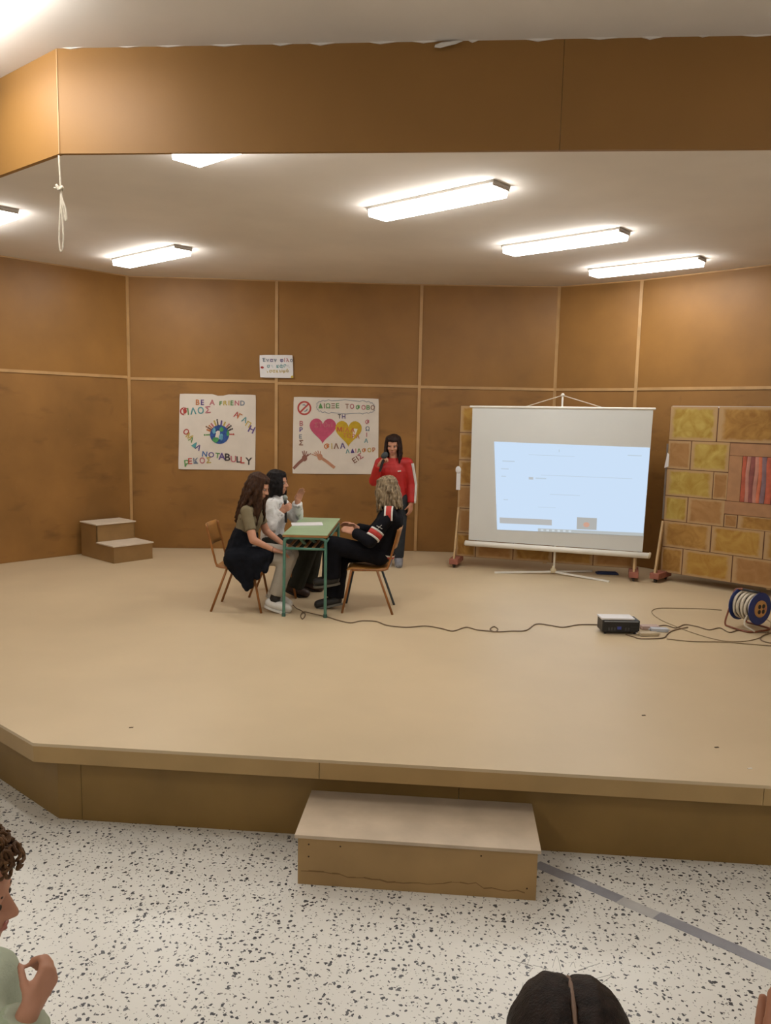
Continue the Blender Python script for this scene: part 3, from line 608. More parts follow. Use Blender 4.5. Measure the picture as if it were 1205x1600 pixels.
xw0 = rect(733, 1058, 330, 430)[0]; xg0 = rect(825, 1058, 440, 780)[0]; zt = rect(733, 1058, 330, 430); zg = rect(825, 1058, 440, 780)[2]; zb = rect(715, 1058, 780, 890)[2]
ZWT, ZGT, ZGB, ZWB = 1.535, 1.40, 0.905, 0.755
x1_ = F2(630, 200)[0]; B2(0.0, x1_, zr[5], zr[6], 2); B2(x1_, x1_+.80, zr[5], zr[6], 1); B2(x1_+.80, 1.75, zr[5], zr[6], 3); B2(1.75, W2f, zr[5], zr[6], 0)
x1_ = F2(415, 420)[0]; B2(0.0, x1_, zr[4], zr[5], 3); B2(x1_, xw0, zr[4], zr[5], 2)
x1_ = F2(597, 650)[0]; B2(0.0, x1_, zr[3], zr[4], 2); B2(x1_, xw0, zr[3], zr[4], 3)
x1_ = F2(388, 860)[0]; B2(0.0, x1_, zr[2], zr[3], 2); B2(x1_, xw0-.01, zr[2], zr[3], 3); x2_ = F2(790, 950)[0]; B2(xw0-.01, x2_, zr[2], ZWB, 3); B2(x2_, x2_+.62, zr[2], ZWB, 1)
x1_ = F2(577, 1100)[0]; x2_ = F2(1003, 1150)[0]; B2(0.0, x1_, zr[1], zr[2], 1); B2(x1_, x2_, zr[1], zr[2], 0); B2(x2_, x2_+.6, zr[1], zr[2], 1)
x3_ = x2_+.6; B2(x3_, W2f, zr[1], zr[2], 0)
x1_ = F2(345, 1300)[0]; x2_ = F2(745, 1370)[0]; B2(0.0, x1_, 0, zr[1], 1); B2(x1_, x2_, 0, zr[1], 0); B2(x2_, x2_+.55, 0, zr[1], 3); B2(x2_+.55, W2f, 0, zr[1], 1)
XW1 = xw0+0.95; XG1 = XW1-(xg0-xw0)
B2(XW1, W2f, zr[4], zr[5], 1); B2(XW1, W2f, zr[3], zr[4], 0); B2(F2(790, 950)[0]+.62, W2f, zr[2], ZWB, 3); B2(XW1, W2f, ZWB, zr[3], 2)
M_FR = mat('painted_frame', (0.36, 0.185, 0.085), .7, .12, 8)
def slab(name, x0, x1, z0, z1, m, th=0.006):
    mb = MB(); mb.obox(o2, u2, n2, ZV, x0, x1, 0.0, th, z0, z1); return obj(name, mb, m, f2, bevel=.001)
slab('window_head', xw0, XW1, ZGT+.004, ZWT, M_FR); slab('window_sill', xw0-.015, XW1+.015, ZWB+.004, ZGB-.006, M_FR)
slab('window_jamb', xw0, xg0-.004, ZGB, ZGT, M_FR); slab('window_jamb', XG1+.004, XW1, ZGB, ZGT, M_FR)
rng = random.Random(4); cx = xg0
cur = [mat('curtain_red', (.42, .09, .045), .7, .2, 12), mat('curtain_rose', (.44, .20, .15), .7, .15, 12), mat('curtain_dark', (.24, .07, .06), .7, .2, 12), mat('curtain_coral', (.50, .14, .07), .7, .15, 12), mat('curtain_mauve', (.20, .12, .14), .7, .2, 12)]
k = 0
while cx < XG1-.005:
    wd = min(rng.uniform(.035, .065), XG1-cx); mb = MB(); m_ = 5; rows_ = []
    for i in range(m_+1):
        z = ZGB+(ZGT-ZGB)*i/m_; s_ = .006*math.sin(i*1.3+k); rows_.append((cx+(s_ if k else 0), cx+wd+s_*(.9), z))
    vs = [];
    for a_, b_, z in rows_: vs += [o2+u2*a_+n2*.004+ZV*z, o2+u2*((a_+b_)/2)+n2*.010+ZV*z, o2+u2*min(b_, XG1)+n2*.004+ZV*z]
    mb.add(vs, [(i*3+j, i*3+j+1, i*3+j+4, i*3+j+3) for i in range(m_) for j in (0, 1)]); obj('curtain_fold', mb, cur[(0, 1, 2, 1, 3, 4, 0, 2, 3)[k % 9]], f2, True); cx += wd; k += 1
for x in (0.03, W2f-.03):
    b = o2+u2*x; foot(f2, b, n2); mb = MB(); mb.bar(b+n2*0.21-ZV*0.0, b+n2*0.012-u2*.03+ZV*0.60, 0.035, 0.024, u2); obj('brace', mb, WOOD, f2)
mb = MB(); mb.obox(o2, u2, n2, ZV, -0.035, 0.0, -.05, -.03, .62, 1.5); obj('grey_batten', mb, mat('grey_timber', (.20, .16, .13), .7), f2)
mb = MB(); vs = [o2+u2*x+n2*.008+ZV*z for x, z in ((-.03, 1.22), (.02, 1.24), (.02, 1.38), (-.0, 1.40))]; mb.add(vs+[v+n2*.002 for v in vs], [(0, 1, 2, 3), (7, 6, 5, 4), (0, 4, 5, 1), (1, 5, 6, 2), (2, 6, 7, 3), (3, 7, 4, 0)]); obj('torn_paper', mb, M_PAPERW, f2)
mb = MB(); mb.obox(o2, u2, n2, ZV, 0.02, W2f, 0.0, .003, H2-.018, H2); obj('paper_edge', mb, M_PAPERW, f2)
mb = MB(); mb.box(1.78, 2.04, 9.56, 9.66, ZS+.001, ZS+.02); mb.box(1.80, 2.02, 9.57, 9.65, ZS+.02, ZS+.03)
tag(obj('folded_cloth', mb, mat('navy_cloth', (.02, .03, .09), .8, .2, 10), bevel=.006), 'dark blue folded cloth lying on the stage behind the screen foot', 'cloth')

# ------------------------------------------------------------------ projection screen
ns = Vector((-0.24, -1, 0)).normalized(); us = Vector((-ns.y, ns.x, 0)); po = Vector((1.25, 9.45, 0.5))
ps = thing('projection_screen', 'white tripod projection screen showing a pale computer desktop', 'screen', (1.25, 9.45, ZS))
def SP(x, y, off=0.0): return onplane(x, y, po, ns)+ns*off
M_SCR = mat('screen_fabric', (0.655, 0.67, 0.66), 0.8, 0.02, 2, 0.02, 20, .2); M_SCRW = mat('screen_tube', (0.78, 0.76, 0.70), 0.4, 0.03)
cs = [SP(739, 637), SP(1021, 641), SP(1004, 862), SP(733, 843)]
mb = MB(); gx, gy = 12, 8
for th in (0.0, -0.002):
    vs = []
    for j in range(gy+1):
        for i in range(gx+1):
            u, v = i/gx, j/gy; p = (cs[3]*(1-u)+cs[2]*u)*(1-v)+(cs[0]*(1-u)+cs[1]*u)*v
            vs.append(p+ns*(0.02+th+0.006*math.sin(u*3.1)*math.sin(v*3.1)))
    mb.add(vs, [(j*(gx+1)+i, j*(gx+1)+i+1, (j+1)*(gx+1)+i+1, (j+1)*(gx+1)+i) for j in range(gy) for i in range(gx)])
fab = obj('fabric', mb, M_SCR, ps, True)
def rod(name, a, b, r_, m, caps=True):
    mb = MB(); d = b-a; mb.lathe(a, d, [(0, r_*.7), (.006, r_), (d.length-.006, r_), (d.length, r_*.7)], 14); return obj(name, mb, m, ps, True)
rod('top_bar', SP(735, 635.5, .02), SP(1025, 639, .02), 0.014, M_SCRW); rod('case', SP(727, 848, .02), SP(1015, 868, .02), 0.034, M_SCRW)
rod('end_knob', SP(726.5, 847.5, .02), SP(728.5, 848.2, .02), .030, mat('knob_cream', (.5, .42, .3), .5)); rod('end_knob', SP(1013, 867, .02), SP(1017, 868, .02), .038, mat('knob_cream', (.5, .42, .3), .5))
rod('mast', SP(865, 893, -.035), SP(879, 617, -.035), 0.011, M_SCRW)
mb = MB(); mb.tube([SP(820, 636, .01), SP(878, 618, -.02), SP(880, 618, -.02), SP(945, 638, .01)], .005, 6); obj('hanger_cord', mb, M_ROPE, ps)
mb = MB(); mb.ell(SP(879, 617, -.03), (us, ns, ZV), (.022, .022, .02)); obj('mast_hook', mb, M_WHITEMETAL, ps, True)
hub = Vector((1.25, 9.49, ZS))
mb = MB(); mb.lathe(hub, ZV, [(0.012, .03), (.02, .035), (.06, .035), (.07, .02), (.10, .016)], 14); obj('hub', mb, mat('hub_cream', (.52, .43, .27), .5), ps, True)
for tip in (onz(773, 894, ZS+.014), onz(952, 908, ZS+.014), Vector((1.75, 9.72, ZS+.014)) , ):
    mb = MB(); mb.bar(hub+ZV*.03, Vector((tip.x, tip.y, ZS+.010)), .024, .018); lg = obj('tripod_leg', mb, M_SCRW, ps)
# projected picture: light on the fabric, laid on its surface
def scr(name, pts, col, st_, off, parent):
    vs = []
    for x, y in pts:
        p = SP(x, y); vs.append(p+ns*off)
    mb = MB(); mb.add(vs, [tuple(range(len(vs)))]); return obj(name, mb, emit('glow_'+name+str(round(col[0], 2)), col, st_), parent)
B = lambda u, v: ((773*(1-u)+1016*u)*(1-v)+(777.5*(1-u)+1005*u)*v, (690*(1-u)+699.5*u)*(1-v)+(827*(1-u)+837*u)*v)
def R4(u0, v0, u1_, v1): return [B(u0, v0), B(u1_, v0), B(u1_, v1), B(u0, v1)]
OFS = .0275
m = bpy.data.materials.new('projected_light'); m.use_nodes = True; nt = m.node_tree
for n_ in list(nt.nodes): nt.nodes.remove(n_)
e_ = nt.nodes.new('ShaderNodeEmission'); o_ = nt.nodes.new('ShaderNodeOutputMaterial'); e_.inputs[0].default_value = (0.60, 0.745, 0.93, 1); e_.inputs[1].default_value = 1.0; nt.links.new(e_.outputs[0], o_.inputs[0])
mb = MB(); mb.add([SP(*p, OFS) for p in R4(0, 0, 1, 1)], [(0, 1, 2, 3)]); img = obj('projected_picture', mb, m, fab, label='pale blue projected computer desktop')
G1 = (.50, .53, .55); G2 = (.52, .62, .72)
scr('text_bar', R4(.02, .86, .375, .925), (.47, .47, .46), 1, OFS+.002, fab); scr('taskbar', R4(.28, .965, 1, 1.0), (.47, .50, .50), 1, OFS+.002, fab)
th = scr('thumbnail', R4(.545, .82, .68, .955), (.44, .44, .42), 1, OFS+.002, fab); scr('thumbnail_spot', [B(.61+.022*math.cos(t), .90+.03*math.sin(t)) for t in [i*math.pi/5 for i in range(10)]], (.62, .36, .27), 1, OFS+.003, th)
for k, (u, v, du, dv_) in enumerate(((.30, .355, .60, .006), (.05, .21, .08, .012), (.04, .30, .05, .010), (.04, .385, .03, .010), (.05, .65, .03, .010), (.22, .385, .03, .03), (.265, .39, .07, .014), (.36, .57, .20, .006), (.22, .13, .30, .005), (.28, .72, .12, .005), (.86, .09, .09, .01), (.415, .06, .006, .03))):
    scr('screen_mark', R4(u, v, u+du, v+dv_), G2 if k != 5 else G1, 1, OFS+.002, fab)
for k in range(6): scr('task_icon', R4(.30+.038*k, .972, .318+.038*k, .993), (.62, .68, .72), 1, OFS+.004, fab)

# ------------------------------------------------------------------ school desk
do = Vector((-1.345, 7.585, ZS)); ra = math.radians(2.6); dx = Vector((math.cos(ra), math.sin(ra), 0)); dy = Vector((-math.sin(ra), math.cos(ra), 0))
dk = thing('school_desk', 'mint green school desk with teal tube legs between the seated girls', 'desk', do)
TEAL = mat('teal_enamel', (0.075, 0.20, 0.15), 0.35, 0.12, 10); MINT = mat('mint_laminate', (0.30, 0.42, 0.25), 0.4, 0.05, 6); PLY = mat('ply_edge', (0.33, 0.16, 0.05), 0.5, 0.15, 12)
D = lambda x, y, z: do+dx*x+dy*y+ZV*z
mb = MB(); mb.obox(do, dx, dy, ZV, -.205, .205, -.60, .60, .762, .768); obj('top', mb, MINT, dk)
mb = MB(); mb.obox(do, dx, dy, ZV, -.204, .204, -.599, .599, .742, .762); obj('top_core', mb, PLY, dk)
for ys in (-1, 1):
    y = ys*.585
    for xs in (-1, 1):
        mb = MB(); mb.tube(bez([D(xs*.192, y, .0), D(xs*.190, y, .40), D(xs*.188, y, .68), D(xs*.178, y, .722), D(xs*.14, y, .733)], 6), .0145, 10); lg = obj('leg', mb, TEAL, dk, True)
        mb = MB(); mb.lathe(D(xs*.192, y, 0), ZV, [(0, .018), (.03, .018), (.034, .0148)], 12); obj('foot_cap', mb, mat('cap_teal', (.03, .10, .08), .5), lg)
    mb = MB(); mb.tube([D(-.14, y, .733), D(.14, y, .733)], .012, 8); obj('top_rail', mb, TEAL, dk, True)
    mb = MB(); mb.tube([D(-.188, y, .635), D(.188, y, .635)], .012, 8); obj('end_rail', mb, TEAL, dk, True)
for x in (-.19, .19):
    mb = MB(); mb.tube([D(x, -.585, .70), D(x, .585, .70)], .012, 8); obj('side_rail', mb, TEAL, dk, True)
for k in range(5):
    mb = MB(); mb.obox(do, dx, dy, ZV, -.15+.075*k-.012, -.15+.075*k+.012, -.58, .58, .640, .652); obj('shelf_slat', mb, PLY, dk)
mb = MB(); mb.bar(D(-.05, -.58, .735), D(-.02, -.45, .66), .03, .012); mb.bar(D(.0, -.50, .74), D(.06, -.30, .65), .03, .012); obj('shelf_bracket', mb, TEAL, dk)
pc = [onz(455, 817, ZS+.771), onz(503, 816, ZS+.771), onz(505, 821, ZS+.771), onz(456, 821.5, ZS+.771)]
mb = MB(); lo = [p-ZV*.002 for p in pc]; hi = [p+ZV*.003 for p in pc]; mb.add(lo+hi, [(3, 2, 1, 0), (4, 5, 6, 7), (0, 1, 5, 4), (1, 2, 6, 5), (2, 3, 7, 6), (3, 0, 4, 7)])
tag(obj('paper_sheet', mb, M_PAPERW, loc=pc[0]), 'white sheets of paper lying on the green desk', 'paper')

# ------------------------------------------------------------------ school chairs
BROWN = mat('brown_enamel', (0.28, 0.105, 0.022), 0.4, 0.15, 12); CHPLY = mat('chair_ply', (0.36, 0.16, 0.035), 0.42, 0.15, 9, 0.03, 60); BLUEG = mat('bluegrey_enamel', (0.045, 0.06, 0.075), 0.4, 0.15, 12)
def make_chair():
    r = thing('school_chair', 'x', 'chair', (0, 0, 0), 'school chairs at the desk')
    mb = MB(); vs = []; nx, ny = 8, 6
    def zs(x, y): return 0.440-0.012*math.exp(-((x+.02)/.12)**2)-0.035*max(0, (x-.13)/.07)**2*0.6
    for th in (0, -.012):
        vs = [Vector((-.19+.39*i/nx, (-.195+.39*j/ny)*(1-.05*abs(i/nx-.5)), zs(-.19+.39*i/nx, 0)+th)) for j in range(ny+1) for i in range(nx+1)]
        mb.add(vs, [(j*(nx+1)+i, j*(nx+1)+i+1, (j+1)*(nx+1)+i+1, (j+1)*(nx+1)+i) for j in range(ny) for i in range(nx)])
    e = []
    def idx(i, j): return j*(nx+1)+i
    rim = [idx(i, 0) for i in range(nx+1)]+[idx(nx, j) for j in range(1, ny+1)]+[idx(i, ny) for i in range(nx-1, -1, -1)]+[idx(0, j) for j in range(ny-1, 0, -1)]; q_ = (nx+1)*(ny+1)
    for a, b in zip(rim, rim[1:]+rim[:1]): mb.f.append([a, b, b+q_, a+q_]); mb.m.append(0)
    obj('seat', mb, CHPLY, r, True)
    mb = MB(); vs = []; nx2, nz = 8, 5
    for th in (0, -.011):
        for j in range(nz+1):
            for i in range(nx2+1):
                y = -.19+.38*i/nx2; z = .62+.20*j/nz; rr = 1-.06*(j in (0, nz)); vs.append(Vector((-.225-.05*(z-.62)/.2-.028*math.cos(y/.19*1.4)+th, y*rr, z)))
    q_ = (nx2+1)*(nz+1); mb.add(vs, [(k*q_+j*(nx2+1)+i, k*q_+j*(nx2+1)+i+1, k*q_+(j+1)*(nx2+1)+i+1, k*q_+(j+1)*(nx2+1)+i) for k in (0, 1) for j in range(nz) for i in range(nx2)])
    def id2(i, j): return j*(nx2+1)+i
    rim = [id2(i, 0) for i in range(nx2+1)]+[id2(nx2, j) for j in range(1, nz+1)]+[id2(i, nz) for i in range(nx2-1, -1, -1)]+[id2(0, j) for j in range(nz-1, 0, -1)]
    for a, b in zip(rim, rim[1:]+rim[:1]): mb.f.append([a, b, b+q_, a+q_]); mb.m.append(0)
    obj('backrest', mb, CHPLY, r, True)
    for s in (-1, 1):
        y = s*.188
        mb = MB(); mb.tube(bez([(-.275, y, .81), (-.245, y, .68), (-.205, y, .52), (-.185, y, .45), (-.145, y, .424), (0, y, .418), (.15, y, .415)], 5), .0105, 8); obj('side_frame', mb, BROWN, r, True)
        mb = MB(); mb.tube([(.155, y, .418), (.238, y*1.05, .0)], .0115, 8); obj('leg', mb, BROWN, r, True)
        mb = MB(); mb.tube([(-.085, y, .418), (-.238, y*1.05, .0)], .0115, 8); obj('leg', mb, BROWN, r, True)
    mb = MB(); mb.tube([(.155, -.188, .412), (.155, .188, .412)], .009, 8); obj('cross_bar', mb, BROWN, r, True)
    mb = MB(); mb.tube([(-.09, -.188, .412), (-.09, .188, .412)], .009, 8); obj('cross_bar', mb, BROWN, r, True)
    return r
def copy_tree(o, parent=None):
    c = o.copy(); COL.objects.link(c); c.parent = parent
    for ch in list(o.children): copy_tree(ch, c)
    return c
ch1 = make_chair(); ch2 = copy_tree(ch1); ch3 = copy_tree(ch1)
ch1.location = (-1.985, 7.255, ZS); ch1.rotation_euler.z = math.radians(2); ch1['label'] = 'brown school chair under the girl with the black jacket round her waist'
ch2.location = (-1.79, 7.88, ZS); ch2.rotation_euler.z = math.radians(4); ch2['label'] = 'brown school chair under the girl in the white jacket'
ch3.location = (-0.765, 7.40, ZS); ch3.rotation_euler.z = math.radians(182); ch3['label'] = 'school chair under the blonde girl, two brown and two blue-grey legs'
for o in ch3.children:      # the far pair of legs is blue-grey in the photograph
    if o.name.startswith('leg') and o.data.vertices[0].co.y < 0:
        o.data = o.data.copy(); o.data.materials[0] = BLUEG

# ------------------------------------------------------------------ people
X_, Y_ = Vector((1, 0, 0)), Vector((0, 1, 0))
def hair_mat(name, c, c2=None):
    if name in MATS: return MATS[name]
    m = mat(name, c, 0.5, 0.35, 22, 0.5, 110, 0.18, stretch=(3, 3, 0.5))
    if c2: 
        rp = [n for n in m.node_tree.nodes if n.type == 'VALTORGB'][0]; rp.color_ramp.elements[1].color = c2+(1,)
    return m
def head_parts(mb, c, f, u, s=1.0):
    # cranium, brow, cheeks, nose, lips, jaw, chin and ears; f face direction, u up
    f = f.normalized(); u = (u-f*u.dot(f)).normalized(); r = f.cross(u)
    A = lambda x, y, z: c+(r*x+f*y+u*z)*s
    E_ = lambda x, y, z, a, b, k: mb.ell(A(x, y, z), (r, f, u), (a*s, b*s, k*s))
    E_(0, -.012, .040, .076, .094, .084); E_(0, .020, -.035, .060, .066, .075); E_(0, .050, -.085, .030, .030, .026)
    mb.cap(A(0, .078, .018), A(0, .103, -.026), .009*s, .0115*s); E_(-.010, .092, -.030, .010, .012, .008); E_(.010, .092, -.030, .010, .012, .008)
    mb.cap(A(-.034, .068, .024), A(.034, .068, .024), .015*s, .015*s); E_(-.036, .052, -.024, .024, .028, .026); E_(.036, .052, -.024, .024, .028, .026)
    mb.cap(A(-.017, .078, -.053), A(.017, .078, -.053), .0075*s, .0075*s); mb.cap(A(-.014, .077, -.065), A(.014, .077, -.065), .008*s, .008*s); E_(0, .070, -.060, .028, .016, .026)
    for k in (-1, 1): E_(k*.076, -.008, -.008, .010, .022, .032)
    return A, r, f, u
def face_parts(A, r, f, u, root, s=1.0, lips=True):
    for k in (-1, 1):
        mb = MB(); mb.ell(A(k*.031, .0685, .006), (r, f, u), (.0135*s, .0135*s, .0062*s)); e = obj('eye', mb, M_EYEW, root, True)
        mb = MB(); mb.ell(A(k*.031, .0785, .006), (r, f, u), (.0072*s, .0045*s, .0064*s)); obj('iris', mb, M_EYEB, e, True)
        mb = MB(); mb.tube([A(k*.016, .0795, .026), A(k*.031, .0805, .030), A(k*.044, .069, .027)], [.0014*s, .0022*s, .0008*s], 6); obj('eyebrow', mb, M_EYEB, root, True)
    if lips:
        mb = MB(); mb.tube([A(-.022, .078, -.058), A(-.008, .0865, -.0545), A(.008, .0865, -.0545), A(.022, .078, -.058)], [.003*s, .0052*s, .0052*s, .003*s], 6)
        mb.tube([A(-.020, .078, -.060), A(0, .086, -.065), A(.020, .078, -.060)], [.003*s, .006*s, .003*s], 6); obj('lips', mb, M_LIPS, root, True)
def hand_parts(mb, w_, d, pn, tv, curl=0.5, s=1.0, spread=0.10, thumb=0.6, curls=None):
    # w_ wrist, d direction of the hand, pn palm normal (fingers curl that way), tv towards the thumb side
    d = d.normalized(); pn = (pn-d*pn.dot(d)).normalized(); t = d.cross(pn); t = t if t.dot(tv) > 0 else -t
    tips = []
    mb.cap(w_-d*.015*s, w_+d*.02*s, .021*s, .022*s, t, 1.25)
    for k, (off, ln, kn) in enumerate(((.027, .068, .085), (.009, .076, .090), (-.009, .070, .086), (-.026, .055, .078))):
        base = w_+t*off*.75*s+d*.01*s; kp = w_+t*off*s+d*kn*s; mb.cap(base, kp, .0145*s, .0115*s)
        cv = curls[k] if curls else curl; ang = 0.0; p = kp; dd = (d+t*off*spread*14).normalized()
        for seg, fr_ in enumerate((.45, .31, .24)):
            ang += cv*(0.9, 1.1, 0.8)[seg]; v = dd*math.cos(ang)+pn*math.sin(ang); q_ = p+v*ln*fr_*s*1.1
            mb.cap(p, q_, (.0098, .0090, .0082)[seg]*s, (.0090, .0082, .0070)[seg]*s, n=10); p = q_
        tips.append(p)
    b = w_+t*.020*s+d*.022*s; v = (t*.75+d*.65+pn*thumb*.6).normalized(); p = b+v*.038*s; mb.cap(b, p, .0150*s, .0115*s, n=10)
    v = (t*(.35-thumb*.3)+d*.8+pn*thumb).normalized(); q_ = p+v*.030*s; mb.cap(p, q_, .0108*s, .0098*s, n=10); mb.cap(q_, q_+(v+pn*thumb*.3).normalized()*.022*s, .0098*s, .0078*s, n=10)
    return tips
class Person: pass
def build_person(label, base, J, body_mat, s=1.0, voxel=0.0065, group=None, hands=(None, None), lips=True, waistw=1.28):
    # J: world joint positions; body is one continuous skin, clothes and hair are children
    root = thing('person', label, 'person', base, group); p = Person(); p.root = root; p.J = J; p.s = s
    for k in J: J[k] = Vector(J[k])
    sh = (J['shR']-J['shL']).normalized(); p.side = sh
    mb = MB()
    mb.cap(J['hipL'], J['hipR'], .085*s, .085*s); mb.cap(J['pelvis'], J['waist'], .105*s, .092*s, sh, waistw); mb.cap(J['waist'], J['chest'], .092*s, .112*s, sh, waistw)
    up_ = (J['neck']-J['chest']).normalized(); mb.cap(J['chest'], J['chest']+up_*.06*s, .110*s, .085*s, sh, 1.35)
    mb.cap(J['shL'], J['shR'], .052*s, .052*s); mb.cap(J['neck']-up_*.04*s, J['head']-J['hu']*.02*s, .054*s, .047*s)
    for a in 'LR':
        mb.cap(J['sh'+a], J['el'+a], .047*s, .038*s); mb.cap(J['el'+a], J['wr'+a], .037*s, .024*s)
        mb.cap(J['hip'+a], J['kn'+a], .080*s, .054*s); mb.cap(J['kn'+a], J['an'+a], .053*s, .034*s); mb.cap(J['an'+a], J['an'+a]+(J['to'+a]-J['an'+a])*.55, .034*s, .03*s); mb.cap(J['an'+a], J['to'+a], .033*s, .026*s, sh, 1.3)
    p.A, p.r, p.f, p.u = head_parts(mb, J['head'], J['hf'], J['hu'], s)
    for a, h in zip('LR', hands):
        if h: J['tips'+a] = hand_parts(mb, J['wr'+a], *h[:3], **(h[3] if len(h) > 3 else {}))
    fuse('body', mb, body_mat, root, voxel, 4)
    face_parts(p.A, p.r, p.f, p.u, root, s, lips)
    return p
def top(p, name, m, infl=.014, sleeve=1.0, hem=0.0, folds=.010, collar=True, label=None):
    J, s, sh = p.J, p.s, p.side; mb = MB(); i = infl
    down = (J['pelvis']-J['waist']).normalized()
    mb.cap(J['waist']+down*hem, J['waist'], .100*s+i, .094*s+i, sh, 1.30, round0=False); mb.cap(J['waist'], J['chest'], .094*s+i, .112*s+i, sh, 1.30)
    up_ = (J['neck']-J['chest']).normalized(); mb.cap(J['chest'], J['chest']+up_*.06*s, .110*s+i, .085*s+i, sh, 1.36); mb.cap(J['shL'], J['shR'], .054*s+i*.8, .054*s+i*.8)
    if collar: mb.cap(J['neck']-up_*.05*s, J['neck']+up_*.012*s, .064*s+i*.5, .058*s+i*.3, round1=False)
    for a in 'LR':
        e = J['el'+a]; w_ = J['wr'+a]
        if sleeve <= .5: q_ = J['sh'+a].lerp(e, sleeve*2); mb.cap(J['sh'+a], q_, .049*s+i, .046*s+i, round1=False)
        else: mb.cap(J['sh'+a], e, .049*s+i, .041*s+i); mb.cap(e, e.lerp(w_, .96), .041*s+i, .029*s+i, round1=False)
    return fuse(name, mb, m, p.root, .008, 4, label, (0.09, folds))
def trousers(p, m, infl=.014, wide=0.0, folds=.008, name='trousers', crop=.93):
    J, s, sh = p.J, p.s, p.side; mb = MB(); i = infl
    mb.cap(J['hipL'], J['hipR'], .088*s+i, .088*s+i); mb.cap(J['pelvis'], J['pelvis'].lerp(J['waist'], .8), .107*s+i, .097*s+i, sh, 1.27, round1=False)
    for a in 'LR':
        mb.cap(J['hip'+a], J['kn'+a], .083*s+i, .058*s+i+wide*.5); mb.cap(J['kn'+a], J['kn'+a].lerp(J['an'+a], crop), .058*s+i+wide*.5, .040*s+i+wide, round1=False)
    return fuse(name, mb, m, p.root, .009, 4, None, (0.10, folds))
def shoes(p, m, sole, infl=.012, high=0.0):
    for a in 'LR':
        an, to = p.J['an'+a], p.J['to'+a]; s = p.s; d = to-an; up_ = (p.J['kn'+a]-an).normalized()
        flat = d.normalized(); side = flat.cross(up_).normalized(); n = side.cross(flat)
        mb = MB(); heel = an-flat*.035*s; mb.cap(heel, an, .036*s+infl, .037*s+infl, side, 1.0); mb.cap(an, to, .038*s+infl, .030*s+infl, side, 1.15); mb.cap(an, an+up_*(.045+high)*s, .040*s+infl, .038*s+infl, round1=False)
        o = fuse('shoe', mb, m, p.root, .008, 3)
        mb = MB(); h = -(.034*s+infl); pts = []
        for t in range(20):
            th = 2*math.pi*t/20; L = (d.length+.035*s)/2+.045*s; c_ = (heel+to)*.5; pts.append(c_+flat*L*math.cos(th)+side*(.043*s+infl*.6)*math.sin(th)+n*h)
        k = 20; mb.add([q_+n*.012 for q_ in pts]+[q_-n*.010 for q_ in pts], [tuple(range(k)), tuple(range(2*k-1, k-1, -1))]+[(i, (i+1) % k, k+(i+1) % k, k+i) for i in range(k)]); obj('sole', mb, sole, o)
def hair(p, m, length, back=.05, wavy=0.0, strands=34, seed=1, sidelen=None, fringe=False, radius=.017, forward=0.4, arc=.70):
    # scalp cap plus long locks hanging from the crown round the sides and back
    A, s = p.A, p.s; rng = random.Random(seed); mb = MB()
    mb.ell(A(0, -.030, .056), (p.r, p.f, p.u), (.087*s, .098*s, .084*s)); mb.ell(A(0, -.055, .0), (p.r, p.f, p.u), (.080*s, .070*s, .10*s)); mb.ell(A(0, -.006, .078), (p.r, p.f, p.u), (.080*s, .090*s, .056*s))
    for i in range(strands):
        th = -math.pi*arc+2*arc*math.pi*i/(strands-1)          # 0 is the nape, +-pi the forehead
        x = math.sin(th)*.086; y = -math.cos(th)*.092-.010
        front = max(0, -math.cos(th)); L = length*(1-.25*front)*rng.uniform(.85, 1.05)
        if sidelen and abs(th) > 1.1: L = sidelen*rng.uniform(.9, 1.05)
        st_ = A(x*.55, y*.5-.005, .118); p1 = A(x*1.03, y*1.0, .045); out = (p.r*x+p.f*y).normalized()
        pts = [st_, A(x*.9, y*.85, .095), p1]; q_ = p1; k = 7
        for j in range(1, k+1):
            t = j/k; q2 = p1-ZV*(L*t)+out*(.012*math.sin(t*2.2))+Vector((-p.f.x, -p.f.y, 0))*(back*t*(1-front)) + p.f*(.02*t*front*forward)
            if wavy: q2 = q2+out*wavy*math.sin(t*9+i*1.7)+p.r*wavy*math.cos(t*8+i*2.3)
            pts.append(q2)
        rr = [radius*.6*s, radius*s, radius*s]+[radius*s*(1-.55*(j/k)**2) for j in range(1, k+1)]
        for a_, b_, r0, r1 in zip(pts, pts[1:], rr, rr[1:]): mb.cap(a_, b_, r0, r1, n=8)
    if fringe:
        for i in range(9):
            x = -.06+.015*i; a_ = A(x*.7, .05, .118); b_ = A(x*1.05, .082, .072); c_ = A(x*1.1, .094, .040); mb.cap(a_, b_, .014*s, .013*s, n=8); mb.cap(b_, c_, .013*s, .007*s, n=8)
    return fuse('hair', mb, m, p.root, .0068, 2, None, (0.03, .010))
def band(p, a, b, r, m, name='stripe', r1=None, parent=None):
    mb = MB(); d = (b-a); mb.lathe(a, d, [(0, r), (d.length, r1 or r)], 20); return obj(name, mb, m, parent or p.root, True)
M_SHW = mat('sneaker_white', (.66, .64, .60), .6, .06, 20); M_SOLEW = mat('sole_white', (.62, .60, .56), .6, .05); M_SHB = mat('shoe_black', (.014, .013, .013), .5, .2, 20); M_SOLEG = mat('sole_grey', (.12, .11, .09), .7, .1)

